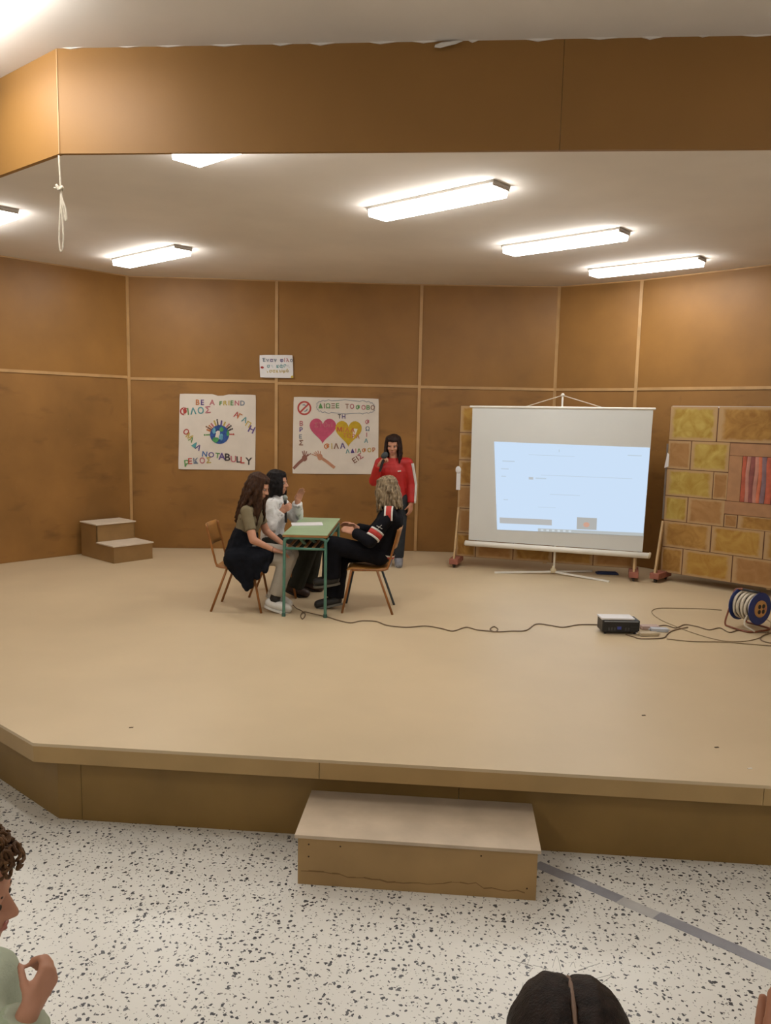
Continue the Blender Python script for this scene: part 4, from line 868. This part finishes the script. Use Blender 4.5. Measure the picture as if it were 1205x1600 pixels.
# girl in olive T-shirt, jacket knotted round the waist
J = dict(pelvis=(-1.975, 7.235, 1.065), waist=(-1.945, 7.235, 1.20), chest=(-1.885, 7.235, 1.375), neck=(-1.855, 7.235, 1.505), head=(-1.805, 7.225, 1.665), hf=(.93, -.08, -.34), hu=(.3, 0, .95),
         shL=(-1.875, 7.385, 1.455), shR=(-1.885, 7.085, 1.450), elL=(-1.78, 7.43, 1.22), elR=(-1.80, 7.00, 1.20), wrL=(-1.60, 7.35, 1.115), wrR=(-1.625, 7.06, 1.105),
         hipL=(-1.97, 7.325, 1.045), hipR=(-1.97, 7.145, 1.045), knL=(-1.52, 7.33, 1.025), knR=(-1.515, 7.135, 1.015), anL=(-1.66, 7.30, .62), anR=(-1.635, 7.12, .58), toL=(-1.53, 7.30, .545), toR=(-1.50, 7.12, .54))
p = build_person('person seated in olive T-shirt with black jacket knotted round the waist', (-1.95, 7.235, ZS), J, M_SKIN, hands=((X_*.9-ZV*.3, -ZV, -Y_, dict(curl=.35)), (X_*.95-ZV*.2, -ZV, Y_, dict(curl=.30))))
top(p, 't_shirt', mat('olive_cotton', (.185, .150, .090), .85, .10, 10, .15, 150), .006, .34, .08, .006)
trousers(p, mat('grey_jersey', (.36, .325, .275), .85, .10, 8, .15, 120), .012, .020, crop=.80)
shoes(p, M_SHW, M_SOLEW)
for a in 'LR': band(p, J['an'+a]+(J['kn'+a]-J['an'+a]).normalized()*.03, J['an'+a]+(J['kn'+a]-J['an'+a]).normalized()*.10, .051, M_SHB, 'sock', .047)
hair(p, hair_mat('hair_brown', (.032, .013, .007), (.072, .032, .016)), .40, .13, .018, 36, 3, .36, radius=.020)
mb = MB()      # knotted jacket: wrapped hips, apron over the thighs, hanging corner
q_ = lambda x, y, z: Vector((x, y, z))
mb.cap(q_(-1.975, 7.235, 1.03), q_(-1.935, 7.235, 1.21), .155, .122, Y_, 1.30); mb.cap(q_(-1.99, 7.10, 1.0), q_(-1.72, 7.08, 1.04), .118, .100); mb.cap(q_(-1.99, 7.36, 1.0), q_(-1.74, 7.36, 1.03), .10, .08)
for a, b, r0, r1 in ((q_(-2.06, 7.06, 1.0), q_(-1.90, 7.03, .80), .05, .035), (q_(-1.96, 7.02, 1.02), q_(-1.86, 7.00, .74), .06, .030), (q_(-1.86, 7.0, 1.02), q_(-1.82, 7.0, .77), .06, .03), (q_(-1.76, 7.0, 1.02), q_(-1.76, 7.0, .86), .055, .03), (q_(-1.68, 7.03, 1.02), q_(-1.69, 7.0, .92), .04, .03), (q_(-2.02, 7.05, .95), q_(-1.94, 7.02, .84), .05, .03)):
    mb.cap(a, b, r0, r1, Y_, .6)
fuse('knotted_jacket', mb, mat('black_jacket', (.007, .008, .012), .9, .25, 12, .2, 80), p.root, .009, 4, 'black jacket tied round the hips', (.08, .022))
mb = MB(); mb.tube([J['wrR']+X_*.0+Vector((0, .027*math.cos(t), .027*math.sin(t)-.002)) for t in [i*math.pi/7 for i in range(14)]], .004, 6, closed=True); obj('bracelet', mb, M_BLACK, p.root, True)

# girl in white jacket with microphone
J = dict(pelvis=(-1.825, 7.87, 1.065), waist=(-1.815, 7.87, 1.20), chest=(-1.795, 7.87, 1.375), neck=(-1.785, 7.87, 1.505), head=(-1.765, 7.865, 1.655), hf=(.97, -.06, -.05), hu=(.08, 0, 1),
         shL=(-1.785, 8.03, 1.445), shR=(-1.795, 7.71, 1.44), elL=(-1.60, 8.05, 1.265), elR=(-1.79, 7.64, 1.225), wrL=(-1.575, 7.93, 1.455), wrR=(-1.69, 7.70, 1.385),
         hipL=(-1.82, 7.96, 1.045), hipR=(-1.82, 7.78, 1.045), knL=(-1.40, 8.0, 1.02), knR=(-1.42, 7.75, 1.01), anL=(-1.49, 8.06, .585), anR=(-1.58, 7.78, .585), toL=(-1.35, 8.06, .54), toR=(-1.45, 7.78, .54))
p = build_person('person seated in white jacket talking into a microphone', (-1.82, 7.87, ZS), J, M_SKIN, hands=((ZV*.95+X_*.3, -Y_*.7+X_*.5, -X_, dict(curl=.28, spread=.16)), (ZV*.55+X_*.8, Y_*.9-X_*.1, X_*-.2+ZV*.9, dict(curl=.95))))
def white_jacket():
    m = mat('white_print', (.62, .60, .57), .75, .04, 8, .2, 90); nt = m.node_tree; rp = [n for n in nt.nodes if n.type == 'VALTORGB'][0]
    e = rp.color_ramp.elements; e[0].position = .34; e[0].color = (.34, .33, .33, 1); e[1].position = .44; e[1].color = (.76, .75, .74, 1)
    [n for n in nt.nodes if n.type == 'TEX_NOISE'][0].inputs['Scale'].default_value = 16; return m
top(p, 'jacket', white_jacket(), .022, 1.0, .15, .022); trousers(p, mat('charcoal_twill', (.030, .031, .026), .85, .2, 8, .15, 100), .014, .045); shoes(p, mat('shoe_brown', (.04, .018, .012), .5, .2, 20), M_SHB)
hair(p, hair_mat('hair_black', (.006, .005, .006), (.016, .013, .014)), .20, .02, .004, 34, 5, .17, fringe=False, radius=.019, arc=.74)
mb = MB(); wr = J['wrR']+Vector((.035, .02, .045)); ax_ = Vector((-.05, .02, 1)).normalized()
mic = thing('microphone', 'black and silver microphone in the hand of the girl in white', 'microphone', wr-ax_*.16)
mb.lathe(wr-ax_*.16, ax_, [(0, .011), (.01, .013), (.20, .015), (.225, .017)], 14); obj('handle', mb, M_BLACK, mic, True)
mb = MB(); mb.ell(wr+ax_*.090, (X_, Y_, ax_), (.026, .026, .030)); obj('grille', mb, mat('mic_grille', (.32, .36, .34), .4, .2, 120, .4, 300, metal=.6), mic, True)

# blonde girl in striped sweatshirt
J = dict(pelvis=(-.655, 7.39, 1.065), waist=(-.615, 7.39, 1.20), chest=(-.575, 7.39, 1.375), neck=(-.585, 7.39, 1.505), head=(-.615, 7.395, 1.66), hf=(-.80, .52, -.16), hu=(-.12, .05, 1),
         shL=(-.575, 7.235, 1.440), shR=(-.575, 7.545, 1.445), elL=(-.735, 7.13, 1.205), elR=(-.76, 7.60, 1.22), wrL=(-.895, 7.25, 1.265), wrR=(-.90, 7.47, 1.275),
         hipL=(-.66, 7.30, 1.045), hipR=(-.66, 7.48, 1.045), knL=(-1.105, 7.26, 1.135), knR=(-1.055, 7.45, 1.02), anL=(-1.115, 7.27, .80), anR=(-1.10, 7.36, .575), toL=(-1.25, 7.27, .775), toR=(-1.25, 7.36, .535))
p = build_person('person with blonde hair seated in black sweatshirt with red and white stripes', (-.68, 7.39, ZS), J, M_SKIN, hands=((-X_*.9+ZV*.25+Y_*.2, Y_*.6-ZV*.5, ZV, dict(curl=.45)), (-X_*.9+ZV*.3, -Y_*.6-ZV*.4, ZV, dict(curl=.35, spread=.16))))
BLKC = mat('black_cotton', (.007, .007, .010), .85, .25, 10, .2, 100)
sw = top(p, 'sweatshirt', BLKC, .022, 1.0, .17, .012); trousers(p, mat('black_trousers', (.006, .006, .009), .85, .25, 10, .15, 100), .012, .040); shoes(p, M_SHB, M_SOLEG)
hair(p, hair_mat('hair_blonde', (.085, .052, .026), (.38, .29, .18)), .23, .06, .012, 40, 8, .24, radius=.0165)
RED = mat('red_band', (.40, .03, .022), .8, .1, 20); WHT = mat('white_band', (.62, .60, .56), .8, .05, 20)
sL, eL = J['shL'], J['elL']; dd = (eL-sL)
for t0, t1, m_ in ((.60, .66, WHT), (.66, .82, RED), (.82, .88, WHT)): band(p, sL+dd*t0, sL+dd*t1, .070, m_, 'sleeve_stripe', .069, sw)
for x0, x1, m_ in ((-.025, .025, RED), (.025, .040, WHT), (-.040, -.025, WHT)):       # patch over the shoulder
    mb = MB(); vs = []
    for t in range(7):
        th = math.radians(-75+t*25); c_ = sL+Vector((0, .02, -.005)); r_ = .094
        vs += [c_+X_*x0+Vector((0, -math.cos(th)*r_, math.sin(th)*r_)), c_+X_*x1+Vector((0, -math.cos(th)*r_, math.sin(th)*r_))]
    mb.add(vs, [(i*2, i*2+1, i*2+3, i*2+2) for i in range(2, 6)]); obj('shoulder_stripe', mb, m_, sw, True)
hp, wp = J['pelvis'], J['waist']; dn = (hp-wp).normalized()
for t0, t1, m_ in ((.128, .142, WHT), (.142, .160, RED)):
    mb = MB(); a = wp+dn*t0; rr = .137; ring = lambda c_, k: [c_+Vector((0, 1, 0))*rr*1.32*math.cos(2*math.pi*i/28)+(dn.cross(Y_)).normalized()*rr*math.sin(2*math.pi*i/28) for i in range(28)]
    vs = ring(wp+dn*t0, 0)+ring(wp+dn*t1, 1); mb.add(vs, [(i, (i+1) % 28, 28+(i+1) % 28, 28+i) for i in range(28)]); obj('hem_stripe', mb, m_, sw, True)
lg_ = sL+dd*.42+Vector((-.01, -.072, 0)); mb = MB()
for a, b in (((-.025, .012), (.0, .0)), ((.0, .0), (.022, .02)), ((-.022, -.02), (.0, .0)), ((0, 0), (.028, -.016))): mb.bar(lg_+Vector((a[0], 0, a[1])), lg_+Vector((b[0], 0, b[1])), .008, .004)
obj('sleeve_emblem', mb, WHT, sw)

# standing girl in red track top
J = dict(pelvis=(-.705, 9.64, 1.36), waist=(-.710, 9.64, 1.50), chest=(-.72, 9.64, 1.68), neck=(-.725, 9.63, 1.835), head=(-.73, 9.615, 1.995), hf=(-.10, -1, -.22), hu=(0, -.1, 1),
         shL=(-.555, 9.64, 1.785), shR=(-.885, 9.635, 1.780), elL=(-.495, 9.64, 1.525), elR=(-.955, 9.56, 1.555), wrL=(-.490, 9.58, 1.295), wrR=(-.88, 9.44, 1.765),
         hipL=(-.62, 9.64, 1.33), hipR=(-.79, 9.64, 1.33), knL=(-.625, 9.63, .94), knR=(-.775, 9.63, .94), anL=(-.635, 9.66, .58), anR=(-.765, 9.66, .58), toL=(-.62, 9.52, .535), toR=(-.775, 9.52, .535))
p = build_person('person standing in red track top with white sleeve stripes, holding a microphone', (-.70, 9.64, ZS), J, M_SKIN, hands=((-ZV+X_*-.08, -X_*.7+Y_*.5, -Y_, dict(curl=.35)), (ZV*.8+X_*.5, -Y_*.2+X_*.6+ZV*-.3, Y_, dict(curl=.85))))
jk = top(p, 'track_top', mat('red_track', (.42, .012, .010), .6, .12, 8, .1, 60), .020, 1.0, .17, .012); trousers(p, mat('grey_jeans', (.032, .036, .042), .85, .2, 10, .15, 100), .012, .012); shoes(p, mat('shoe_grey', (.20, .20, .22), .6, .15, 20), M_SOLEW)
hair(p, hair_mat('hair_darkbrown', (.016, .008, .007), (.034, .018, .014)), .27, .01, .004, 36, 9, .25, radius=.0165, arc=.68)
for k in (-1, 0, 1):
    mb = MB(); pts = []
    for a, b, r0, r1 in ((J['shL'], J['elL'], .076, .064), (J['elL'], J['wrL'], .064, .052)):
        for t in (0, .2, .4, .6, .8, .97):
            c_ = a.lerp(b, t); ang = math.radians(k*16-25); pts.append(c_+(X_*math.cos(ang)+Y_*math.sin(ang))*(r0+(r1-r0)*t+.001))
    mb.tube(pts, .0065, 6); obj('sleeve_stripe', mb, WHT, jk, True)
mb = MB(); mb.bar(Vector((-.66, 9.505, 1.69)), Vector((-.62, 9.51, 1.695)), .004, .014); obj('chest_emblem', mb, WHT, jk)
wr = J['wrR']+Vector((.05, -.02, .065)); ax_ = Vector((.25, .1, .95)).normalized()
mic = thing('microphone', 'dark microphone held up by the standing girl in red', 'microphone', wr-ax_*.14)
mb = MB(); mb.lathe(wr-ax_*.15, ax_, [(0, .012), (.01, .014), (.16, .017), (.175, .021)], 14); obj('handle', mb, M_BLACK, mic, True)
mb = MB(); mb.ell(wr+ax_*.055, (X_, Y_, ax_), (.042, .042, .044)); obj('foam_head', mb, mat('mic_foam', (.045, .055, .06), .8, .2, 60, .3, 200), mic, True)

# boy at the lower left, profile towards the stage
J = dict(pelvis=(-1.02, 1.44, .68), waist=(-1.02, 1.44, .80), chest=(-1.035, 1.44, .955), neck=(-1.025, 1.45, 1.095), head=(-.985, 1.46, 1.335), hf=(.97, .22, -.14), hu=(.15, 0, 1),
         shL=(-1.035, 1.60, 1.045), shR=(-1.025, 1.285, 1.045), elL=(-1.02, 1.66, .82), elR=(-.915, 1.27, .88), wrL=(-.96, 1.62, .62), wrR=tuple(atd(46, 1578, 1.56)),
         hipL=(-1.02, 1.53, .67), hipR=(-1.02, 1.36, .67), knL=(-1.0, 1.53, .37), knR=(-1.0, 1.36, .37), anL=(-1.02, 1.53, .075), anR=(-1.02, 1.36, .075), toL=(-.90, 1.53, .04), toR=(-.90, 1.36, .04))
p = build_person('person with curly brown hair and pale green sweatshirt at the lower left', (-1.01, 1.44, 0), J, M_SKIN, .93, .0055, hands=((-ZV, -Y_, X_, dict(curl=.4, s=.9)), (Vector((.22, .60, .55)), Vector((-.75, .45, 0)), ZV, dict(curl=1.0, s=.80, thumb=1.0))), lips=True)
SG = mat('sage_fleece', (.45, .50, .385), .9, .06, 8, .2, 140); top(p, 'sweatshirt', SG, .022, 1.0, .14, .012)
DG = mat('dark_green_band', (.075, .13, .055), .85, .1, 20); PG = mat('pale_green_rib', (.40, .46, .32), .9, .06, 30)
wv_ = J['wrR']-J['elR']; w1_ = wv_.normalized(); e0 = J['wrR']-w1_*.012
cf = band(p, e0-w1_*.075, e0-w1_*.004, .056, PG, 'cuff', .050)
for t in (.020, .048): band(p, e0-w1_*(t+.012), e0-w1_*t, .0560, DG, 'cuff_stripe', None, cf)
trousers(p, mat('navy_trousers', (.02, .025, .04), .85, .2, 10), .012, .01); shoes(p, M_SHW, M_SOLEW)
rng = random.Random(21); mb = MB(); A = p.A; s = .93
mb.ell(A(0, -.030, .055), (p.r, p.f, p.u), (.086*s, .098*s, .088*s)); mb.ell(A(0, -.065, .01), (p.r, p.f, p.u), (.078*s, .06*s, .09*s))
fuse('hair', mb, hair_mat('hair_curly', (.075, .032, .013), (.19, .095, .040)), p.root, .007, 2, None, (.03, .02))
hr = [o for o in p.root.children if o.name.startswith('hair')][0]; mb = MB()
for i in range(330):    # single curls over the cap, thicker above the forehead
    th = rng.uniform(0, 2*math.pi); z = rng.uniform(-.35, 1.0); cz_ = math.sqrt(max(0, 1-z*z)); n_ = p.r*(math.cos(th)*cz_)+p.f*(math.sin(th)*cz_)+p.u*z
    if math.sin(th)*cz_ > .35 and z < .30: continue
    c_ = A(0, -.026, .055)+Vector((0, 0, 0))+(p.r*(math.cos(th)*cz_*.088)+p.f*(math.sin(th)*cz_*.112)+p.u*(z*.092))*s+n_*rng.uniform(.0, .020)
    a_ = n_.orthogonal().normalized(); a_ = Matrix.Rotation(rng.uniform(0, 6.3), 3, n_) @ a_; b_ = n_.cross(a_); R_ = rng.uniform(.011, .021); tilt = rng.uniform(.3, 1.0)
    mb.tube([c_+(a_*math.cos(t)+(b_*(1-tilt*.6)+n_*tilt*.7)*math.sin(t))*R_*(1-.05*k)+n_*.002*k for k, t in enumerate([k*.75 for k in range(9)])], [.0030]+[.0042]*7+[.0015], 5)
o = obj('curls', mb, MATS['hair_curly'], hr, True); o['kind'] = 'stuff'

# girl at the bottom edge, seen from behind and above
J = dict(pelvis=(.205, 1.00, .74), waist=(.205, 1.0, .87), chest=(.205, 1.0, 1.07), neck=(.20, 1.0, 1.22), head=(.193, 1.045, 1.422), hf=(.05, 1, -.22), hu=(0, .2, 1),
         shL=(.035, 1.0, 1.165), shR=(.375, 1.0, 1.165), elL=(-.0, 1.02, .92), elR=(.41, 1.02, .92), wrL=(.08, 1.18, .85), wrR=(.33, 1.18, .85),
         hipL=(.12, 1.0, .72), hipR=(.29, 1.0, .72), knL=(.12, 1.01, .40), knR=(.29, 1.01, .40), anL=(.12, .99, .08), anR=(.29, .99, .08), toL=(.12, 1.12, .04), toR=(.29, 1.12, .04))
p = build_person('person with centre-parted dark hair seen from above at the bottom edge', (.205, 1.0, 0), J, M_SKIN, 1.0, .0065, hands=((Y_+X_*.5, -ZV, X_, dict(curl=.5)), (Y_-X_*.5, -ZV, -X_, dict(curl=.5))))
top(p, 'jumper', mat('blue_knit', (.03, .045, .16), .85, .15, 10, .2, 120), .022, 1.0, .16, .010); trousers(p, mat('navy_trousers', (.02, .025, .04), .85), .012, .01); shoes(p, M_SHW, M_SOLEW)
HB = hair_mat('hair_nearblack', (.010, .006, .005), (.028, .016, .012)); A = p.A
mb = MB()
for k in (-1, 1):      # two sheets of straight hair falling from the parting
    for i in range(44):
        ph = math.radians(72-165*i/43); w_ = max(.30, math.cos(ph)); y0 = -.014+.101*math.sin(ph); zc_ = .040
        pts = [A(k*.0095, y0, zc_+.090*math.cos(ph))]
        for th in (20, 42, 65, 90): t_ = math.radians(th); pts.append(A(k*(.006+.076*w_*math.sin(t_)), y0-.004, zc_+.096*math.cos(ph)*math.cos(t_)))
        xe = .082*max(w_, .45)
        for z_, yb in ((-.04, .010), (-.13, .022), (-.22, .034), (-.31, .040)): pts.append(A(k*xe, y0-yb*(y0 < .03), z_))
        rr = (.0065, .0095, .011, .012, .013, .0135, .013, .011, .005)
        for a_, b_, r0, r1 in zip(pts, pts[1:], rr, rr[1:]): mb.cap(a_, b_, r0, r1, n=8)
mb.ell(A(0, -.06, -.06), (p.r, p.f, p.u), (.072, .055, .09))
hr = fuse('hair', mb, HB, p.root, .005, 2, None, (.02, .005))
mb = MB(); mb.tube([A(0, -.013+.096*math.sin(math.radians(f_)), .040+.0915*math.cos(math.radians(f_))) for f_ in range(60, -96, -12)], .0036, 8); obj('parting', mb, mat('scalp', (.20, .12, .08), .6, .1, 40), hr, True)
rng = random.Random(2); mb = MB()
for i in range(16):
    y0 = rng.uniform(-.06, .08); x0 = rng.uniform(-.07, .04); a_ = A(x0, y0, .118); mb.tube(bez([a_, a_+Vector((rng.uniform(-.02, .03), rng.uniform(-.02, .02), .008)), a_+Vector((rng.uniform(-.03, .03), rng.uniform(-.02, .02), rng.uniform(-.01, .010)))], 4), .00025, 4)
o = obj('flyaway_hair', mb, HB, hr); o['kind'] = 'stuff'

# child beyond the right edge, fingers raised into the picture
J = dict(pelvis=(.86, .80, .70), waist=(.85, .80, .83), chest=(.84, .81, 1.02), neck=(.84, .81, 1.17), head=(.85, .84, 1.365), hf=(-.1, 1, -.05), hu=(0, .1, 1),
         shL=(.685, .82, 1.11), shR=(1.0, .80, 1.11), elL=(.55, .90, 1.30), elR=(1.04, .82, .87), wrL=(.435, .905, 1.545), wrR=(1.0, .98, .80),
         hipL=(.78, .80, .68), hipR=(.94, .80, .68), knL=(.78, .81, .38), knR=(.94, .81, .38), anL=(.78, .79, .08), anR=(.94, .79, .08), toL=(.78, .92, .04), toR=(.94, .92, .04))
dh_ = Vector((-.15, .10, .98)).normalized(); J['wrL'] = atd(1250, 1634, .92)-dh_*.075; J['elL'] = J['wrL']+Vector((.06, -.02, -.21)); J['shL'] = Vector((.70, .80, 1.14))
p = build_person('person mostly outside the right edge raising a hand into the picture', (.85, .8, 0), J, M_SKIN2, .95, .0055, hands=((dh_, Y_*.8+X_*.5, -X_, dict(s=1.05, spread=.0, thumb=.9, curls=(.95, 1.0, 1.05, 1.1))), (Y_, -ZV, -X_, dict(curl=.5))))
top(p, 'jumper', mat('rust_knit', (.16, .05, .03), .85, .15, 10, .2, 120), .020, 1.0, .15, .010); trousers(p, mat('navy_trousers', (.02, .025, .04), .85), .012, .01); shoes(p, M_SHB, M_SOLEW)
hair(p, HB, .10, .01, .003, 30, 12, .07, fringe=True)

# ------------------------------------------------------------------ projector, adapters, cable reel, cables
pj = Vector((1.50, 6.98, ZS)); pa = math.radians(6); px_ = Vector((math.cos(pa), math.sin(pa), 0)); py_ = Vector((-math.sin(pa), math.cos(pa), 0))
pr = thing('projector', 'black video projector standing on the stage floor', 'projector', pj)
mb = MB(); mb.obox(pj, px_, py_, ZV, -.165, .165, -.12, .045, .018, .126); bd = obj('body', mb, M_BLACK, pr, bevel=.010)
mb = MB(); mb.obox(pj, px_, py_, ZV, -.150, .150, -.1215, -.119, .112, .119); obj('silver_trim', mb, mat('silver', (.30, .32, .36), .35), pr)
for x in (-.13, .13):
    for y in (-.09, .02):
        mb = MB(); mb.lathe(pj+px_*x+py_*y, ZV, [(0, .012), (.006, .012), (.02, .008)], 10); obj('foot', mb, M_DARK, pr)
mb = MB(); mb.obox(pj, px_, py_, ZV, -.035, .0, -.1225, -.1195, .045, .070); obj('video_port', mb, mat('port_blue', (.04, .06, .35), .4), pr)
for k in range(5):
    mb = MB(); mb.obox(pj, px_, py_, ZV, -.115+.026*k+(.07 if k > 2 else 0), -.100+.026*k+(.07 if k > 2 else 0), -.1225, -.1195, .035, .060); obj('socket', mb, mat('port_grey', (.05, .05, .055), .4), pr)
for k in range(6):
    mb = MB(); mb.obox(pj, px_, py_, ZV, .085, .150, -.1222, -.1195, .030+.008*k, .033+.008*k); obj('vent_slot', mb, mat('slot', (.03, .03, .03), .6), pr)
mb = MB(); mb.lathe(pj+px_*.08+py_*.045+ZV*.07, py_, [(0, .034), (.012, .034), (.014, .026)], 20); obj('lens', mb, mat('lens_glass', (.02, .02, .03), .1), pr)
mb = MB(); mb.obox(pj, px_, py_, ZV, -.172, .120, -.112, .040, .1265, .142); tag(obj('white_box', mb, M_PAPERW, loc=pj+ZV*.1265, bevel=.004), 'flat white box lying on top of the black projector', 'box')
for k, (x, y, a_, l, wd, h, lb, m_) in enumerate(((1015, 983, 8, .16, .075, .036, 'pink-white power adapter beside the projector', mat('adapter_pink', (.50, .36, .32), .5)), (1030, 986.5, 2, .15, .065, .032, 'pale grey power adapter right of the projector, nearer the reel', mat('adapter_grey', (.48, .50, .55), .45)), (1013, 993, 12, .17, .065, .030, 'cream plug strip lying in front of the other adapters', mat('adapter_cream', (.52, .42, .28), .5)))):
    p = onz(x, y, ZS); a_ = math.radians(a_); e1 = Vector((math.cos(a_), math.sin(a_), 0)); e2 = Vector((-math.sin(a_), math.cos(a_), 0))
    ad_ = thing('power_adapter', lb, 'adapter', p)
    mb = MB(); mb.obox(p, e1, e2, ZV, -l/2, l/2, -wd/2, wd/2, .001, h); obj('casing', mb, m_, ad_, bevel=.005)
    for s in (-1, 1):
        mb = MB(); mb.tube([p+e1*s*l/2+ZV*h*.5, p+e1*s*(l/2+.025)+ZV*h*.45], [.007, .0045], 8); obj('strain_relief', mb, m_, ad_, True)
# reel
rc = onz(1166, 985, ZS); rc = Vector((2.735, 7.27, ZS)); ax = Vector((0.52, -0.855, 0)).normalized(); rs_ = Vector((0.855, 0.52, 0)).normalized(); cz = rc+ZV*0.205
rl = thing('cable_reel', 'cable reel with blue side discs and white cable on a red-brown tube stand', 'cable reel', rc)
BLU = mat('reel_blue', (0.012, 0.03, 0.16), .35, .15, 8); REDT = mat('reel_tube', (.20, .055, .025), .4, .15, 10)
for s in (-1, 1):
    mb = MB(); mb.lathe(cz+ax*(s*.105-.006), ax, [(0, .142), (.003, .148), (.009, .148), (.012, .142)], 40); obj('disc', mb, BLU, rl)
mb = MB(); mb.lathe(cz-ax*.098, ax, [(0, .06), (.196, .06)], 24); obj('drum', mb, BLU, rl)
for layer in range(14):
    t0 = -.092+.0138*layer; R_ = .108+.012*math.sin(layer*2.1); mb = MB()
    mb.tube([cz+ax*(t0+.009*i/24)+(rs_*math.cos(2*math.pi*i/24)+ZV*math.sin(2*math.pi*i/24))*(R_+.004*math.sin(i*.9+layer)) for i in range(24)], .0105, 8, closed=True); obj('cable_turn', mb, mat('cable_white', (.58, .52, .42), .5, .08, 30), rl, True)
mb = MB(); mb.lathe(cz+ax*.111, ax, [(0, .078), (.008, .078), (.012, .07)], 30); pl = obj('socket_plate', mb, mat('plate_orange', (.52, .27, .09), .5), rl)
for a_ in (-1, 1):
    for b_ in (-1, 1):
        mb = MB(); mb.lathe(cz+ax*.1225+rs_*a_*.026+ZV*b_*.024, ax, [(0, .021), (.002, .019)], 16); obj('socket', mb, M_BLACK, pl)
mb = MB(); mb.lathe(cz+ax*.1225+rs_*.052, ax, [(0, .012), (.006, .010)], 12); obj('red_switch', mb, mat('switch_pink', (.50, .18, .14), .4), pl)
Q = lambda e, t, z: rc+ax*e+rs_*t+ZV*z
mb = MB(); mb.tube(bez([Q(-.13, -.14, .010), Q(-.02, -.155, .010), Q(.10, -.15, .010), Q(.135, -.10, .010), Q(.14, 0, .010), Q(.135, .10, .010), Q(.10, .15, .010), Q(-.02, .155, .010), Q(-.13, .14, .010)], 5), .0085, 8); obj('stand_tube', mb, REDT, rl, True)
mb = MB(); mb.tube(bez([Q(-.13, -.14, .010), Q(-.14, -.135, .05), Q(-.135, -.10, .17), Q(-.13, -.06, .32), Q(-.11, -.04, .345), Q(-.06, -.03, .35)], 5), .0085, 8); obj('stand_tube', mb, REDT, rl, True)
mb = MB(); mb.tube(bez([Q(-.13, .14, .010), Q(-.14, .135, .05), Q(-.135, .10, .17), Q(-.13, .06, .32), Q(-.12, .02, .345), Q(-.06, -.03, .35)], 5), .0085, 8); obj('stand_tube', mb, REDT, rl, True)
mb = MB(); mb.tube([Q(-.135, -.10, .185), Q(-.135, .10, .185)], .008, 8); obj('stand_tube', mb, REDT, rl, True)
mb = MB(); mb.tube([Q(-.06, -.03, .35), Q(.10, -.01, .352)], .0125, 10); obj('grip', mb, M_BLACK, rl, True)
mb = MB(); mb.tube([cz-ax*.14, cz+ax*.112], .012, 10); obj('axle', mb, REDT, rl, True)
mb = MB(); mb.tube(bez([cz+ax*.06-rs_*.10-ZV*.06, cz+ax*.07-rs_*.14-ZV*.14, onz(1178, 986, ZS+.02), onz(1176, 987, ZS+.006)], 6), .0085, 8); obj('cable_tail', mb, MATS['cable_white'], rl, True)

def cable(pts, r_, m, label, z=ZS, n=5):
    w_ = [onz(x, y, z) + ZV*(r_+.0005) for x, y in pts]; mb = MB(); mb.tube(bez(w_, n), r_, 7)
    return tag(obj('floor_cable', mb, m, None, True, loc=w_[0]), label, 'cable', 'cables on the stage floor')
CB = mat('cable_brown', (.16, .105, .06), .5, .1, 20); CT = mat('cable_tan', (.30, .22, .13), .5, .1, 20)
cable([(455, 943), (463, 951), (471, 955), (477, 961), (473, 968), (470, 963), (475, 957), (490, 960), (512, 965), (528, 970), (548, 974), (565, 971), (588, 972), (605, 978), (635, 981), (665, 979), (690, 983), (708, 987), (728, 981), (745, 985), (765, 987), (774, 988), (778, 984), (772, 980), (766, 984), (774, 988), (800, 987), (822, 986), (838, 976), (860, 978), (880, 981), (905, 977), (936, 977)], .0052, CB, 'long brown cable wavering from the desk to the projector')
cable([(996, 981), (1020, 980), (1040, 978), (1056, 982), (1070, 977), (1090, 980), (1108, 985), (1125, 982), (1140, 989), (1156, 985), (1175, 988), (1205, 990), (1260, 995), (1340, 990), (1460, 1000), (1600, 985)], .0052, CB, 'dark cable with waves running from the projector past the reel')
cable([(978, 992), (990, 996), (1002, 999), (1035, 998), (1043, 992), (1052, 986), (1075, 981)], .0052, CB, 'short dark cable curling round the adapters')
cable([(1042, 999), (1080, 1003), (1130, 1004), (1180, 1008), (1230, 1012), (1330, 1022), (1480, 1020), (1640, 1005)], .0048, CT, 'lowest straight cable leading out of the picture at the right')
cable([(1128, 954), (1100, 952), (1060, 951), (1030, 951), (1019, 955), (1022, 962), (1034, 970), (1050, 977), (1070, 985), (1100, 995), (1130, 1002), (1160, 1003), (1185, 998), (1200, 988), (1205, 975), (1198, 968)], .0042, CT, 'thin tan cable making a wide loop left of the reel')
cable([(1205, 990), (1193, 994), (1188, 999), (1196, 1004), (1215, 1006), (1250, 1001), (1300, 994)], .0055, CB, 'small dark cable loop right of the reel at the picture edge')
for k, (x, y, m_) in enumerate(((1006, 1118, 'd'), (1172, 1201, 'w'), (1120, 1168, 'd'), (205, 1137, 'd'))):
    p = onz(x, y, ZS); mb = MB(); mb.obox(p, Vector((1, .3, 0)).normalized(), Vector((-.3, 1, 0)).normalized(), ZV, -.012, .012, -.005, .005, .0005, .003)
    tag(obj('litter_scrap', mb, mat('litter_'+m_, (.10, .06, .03) if m_ == 'd' else (.7, .66, .6), .8), loc=p), ['dark splinter on the empty stage floor right of centre', 'tiny white scrap near the front edge of the stage at right', 'tiny dark crumb on the stage near the right front edge', 'tiny dark crumb on the stage near the left front corner'][k], 'scrap')
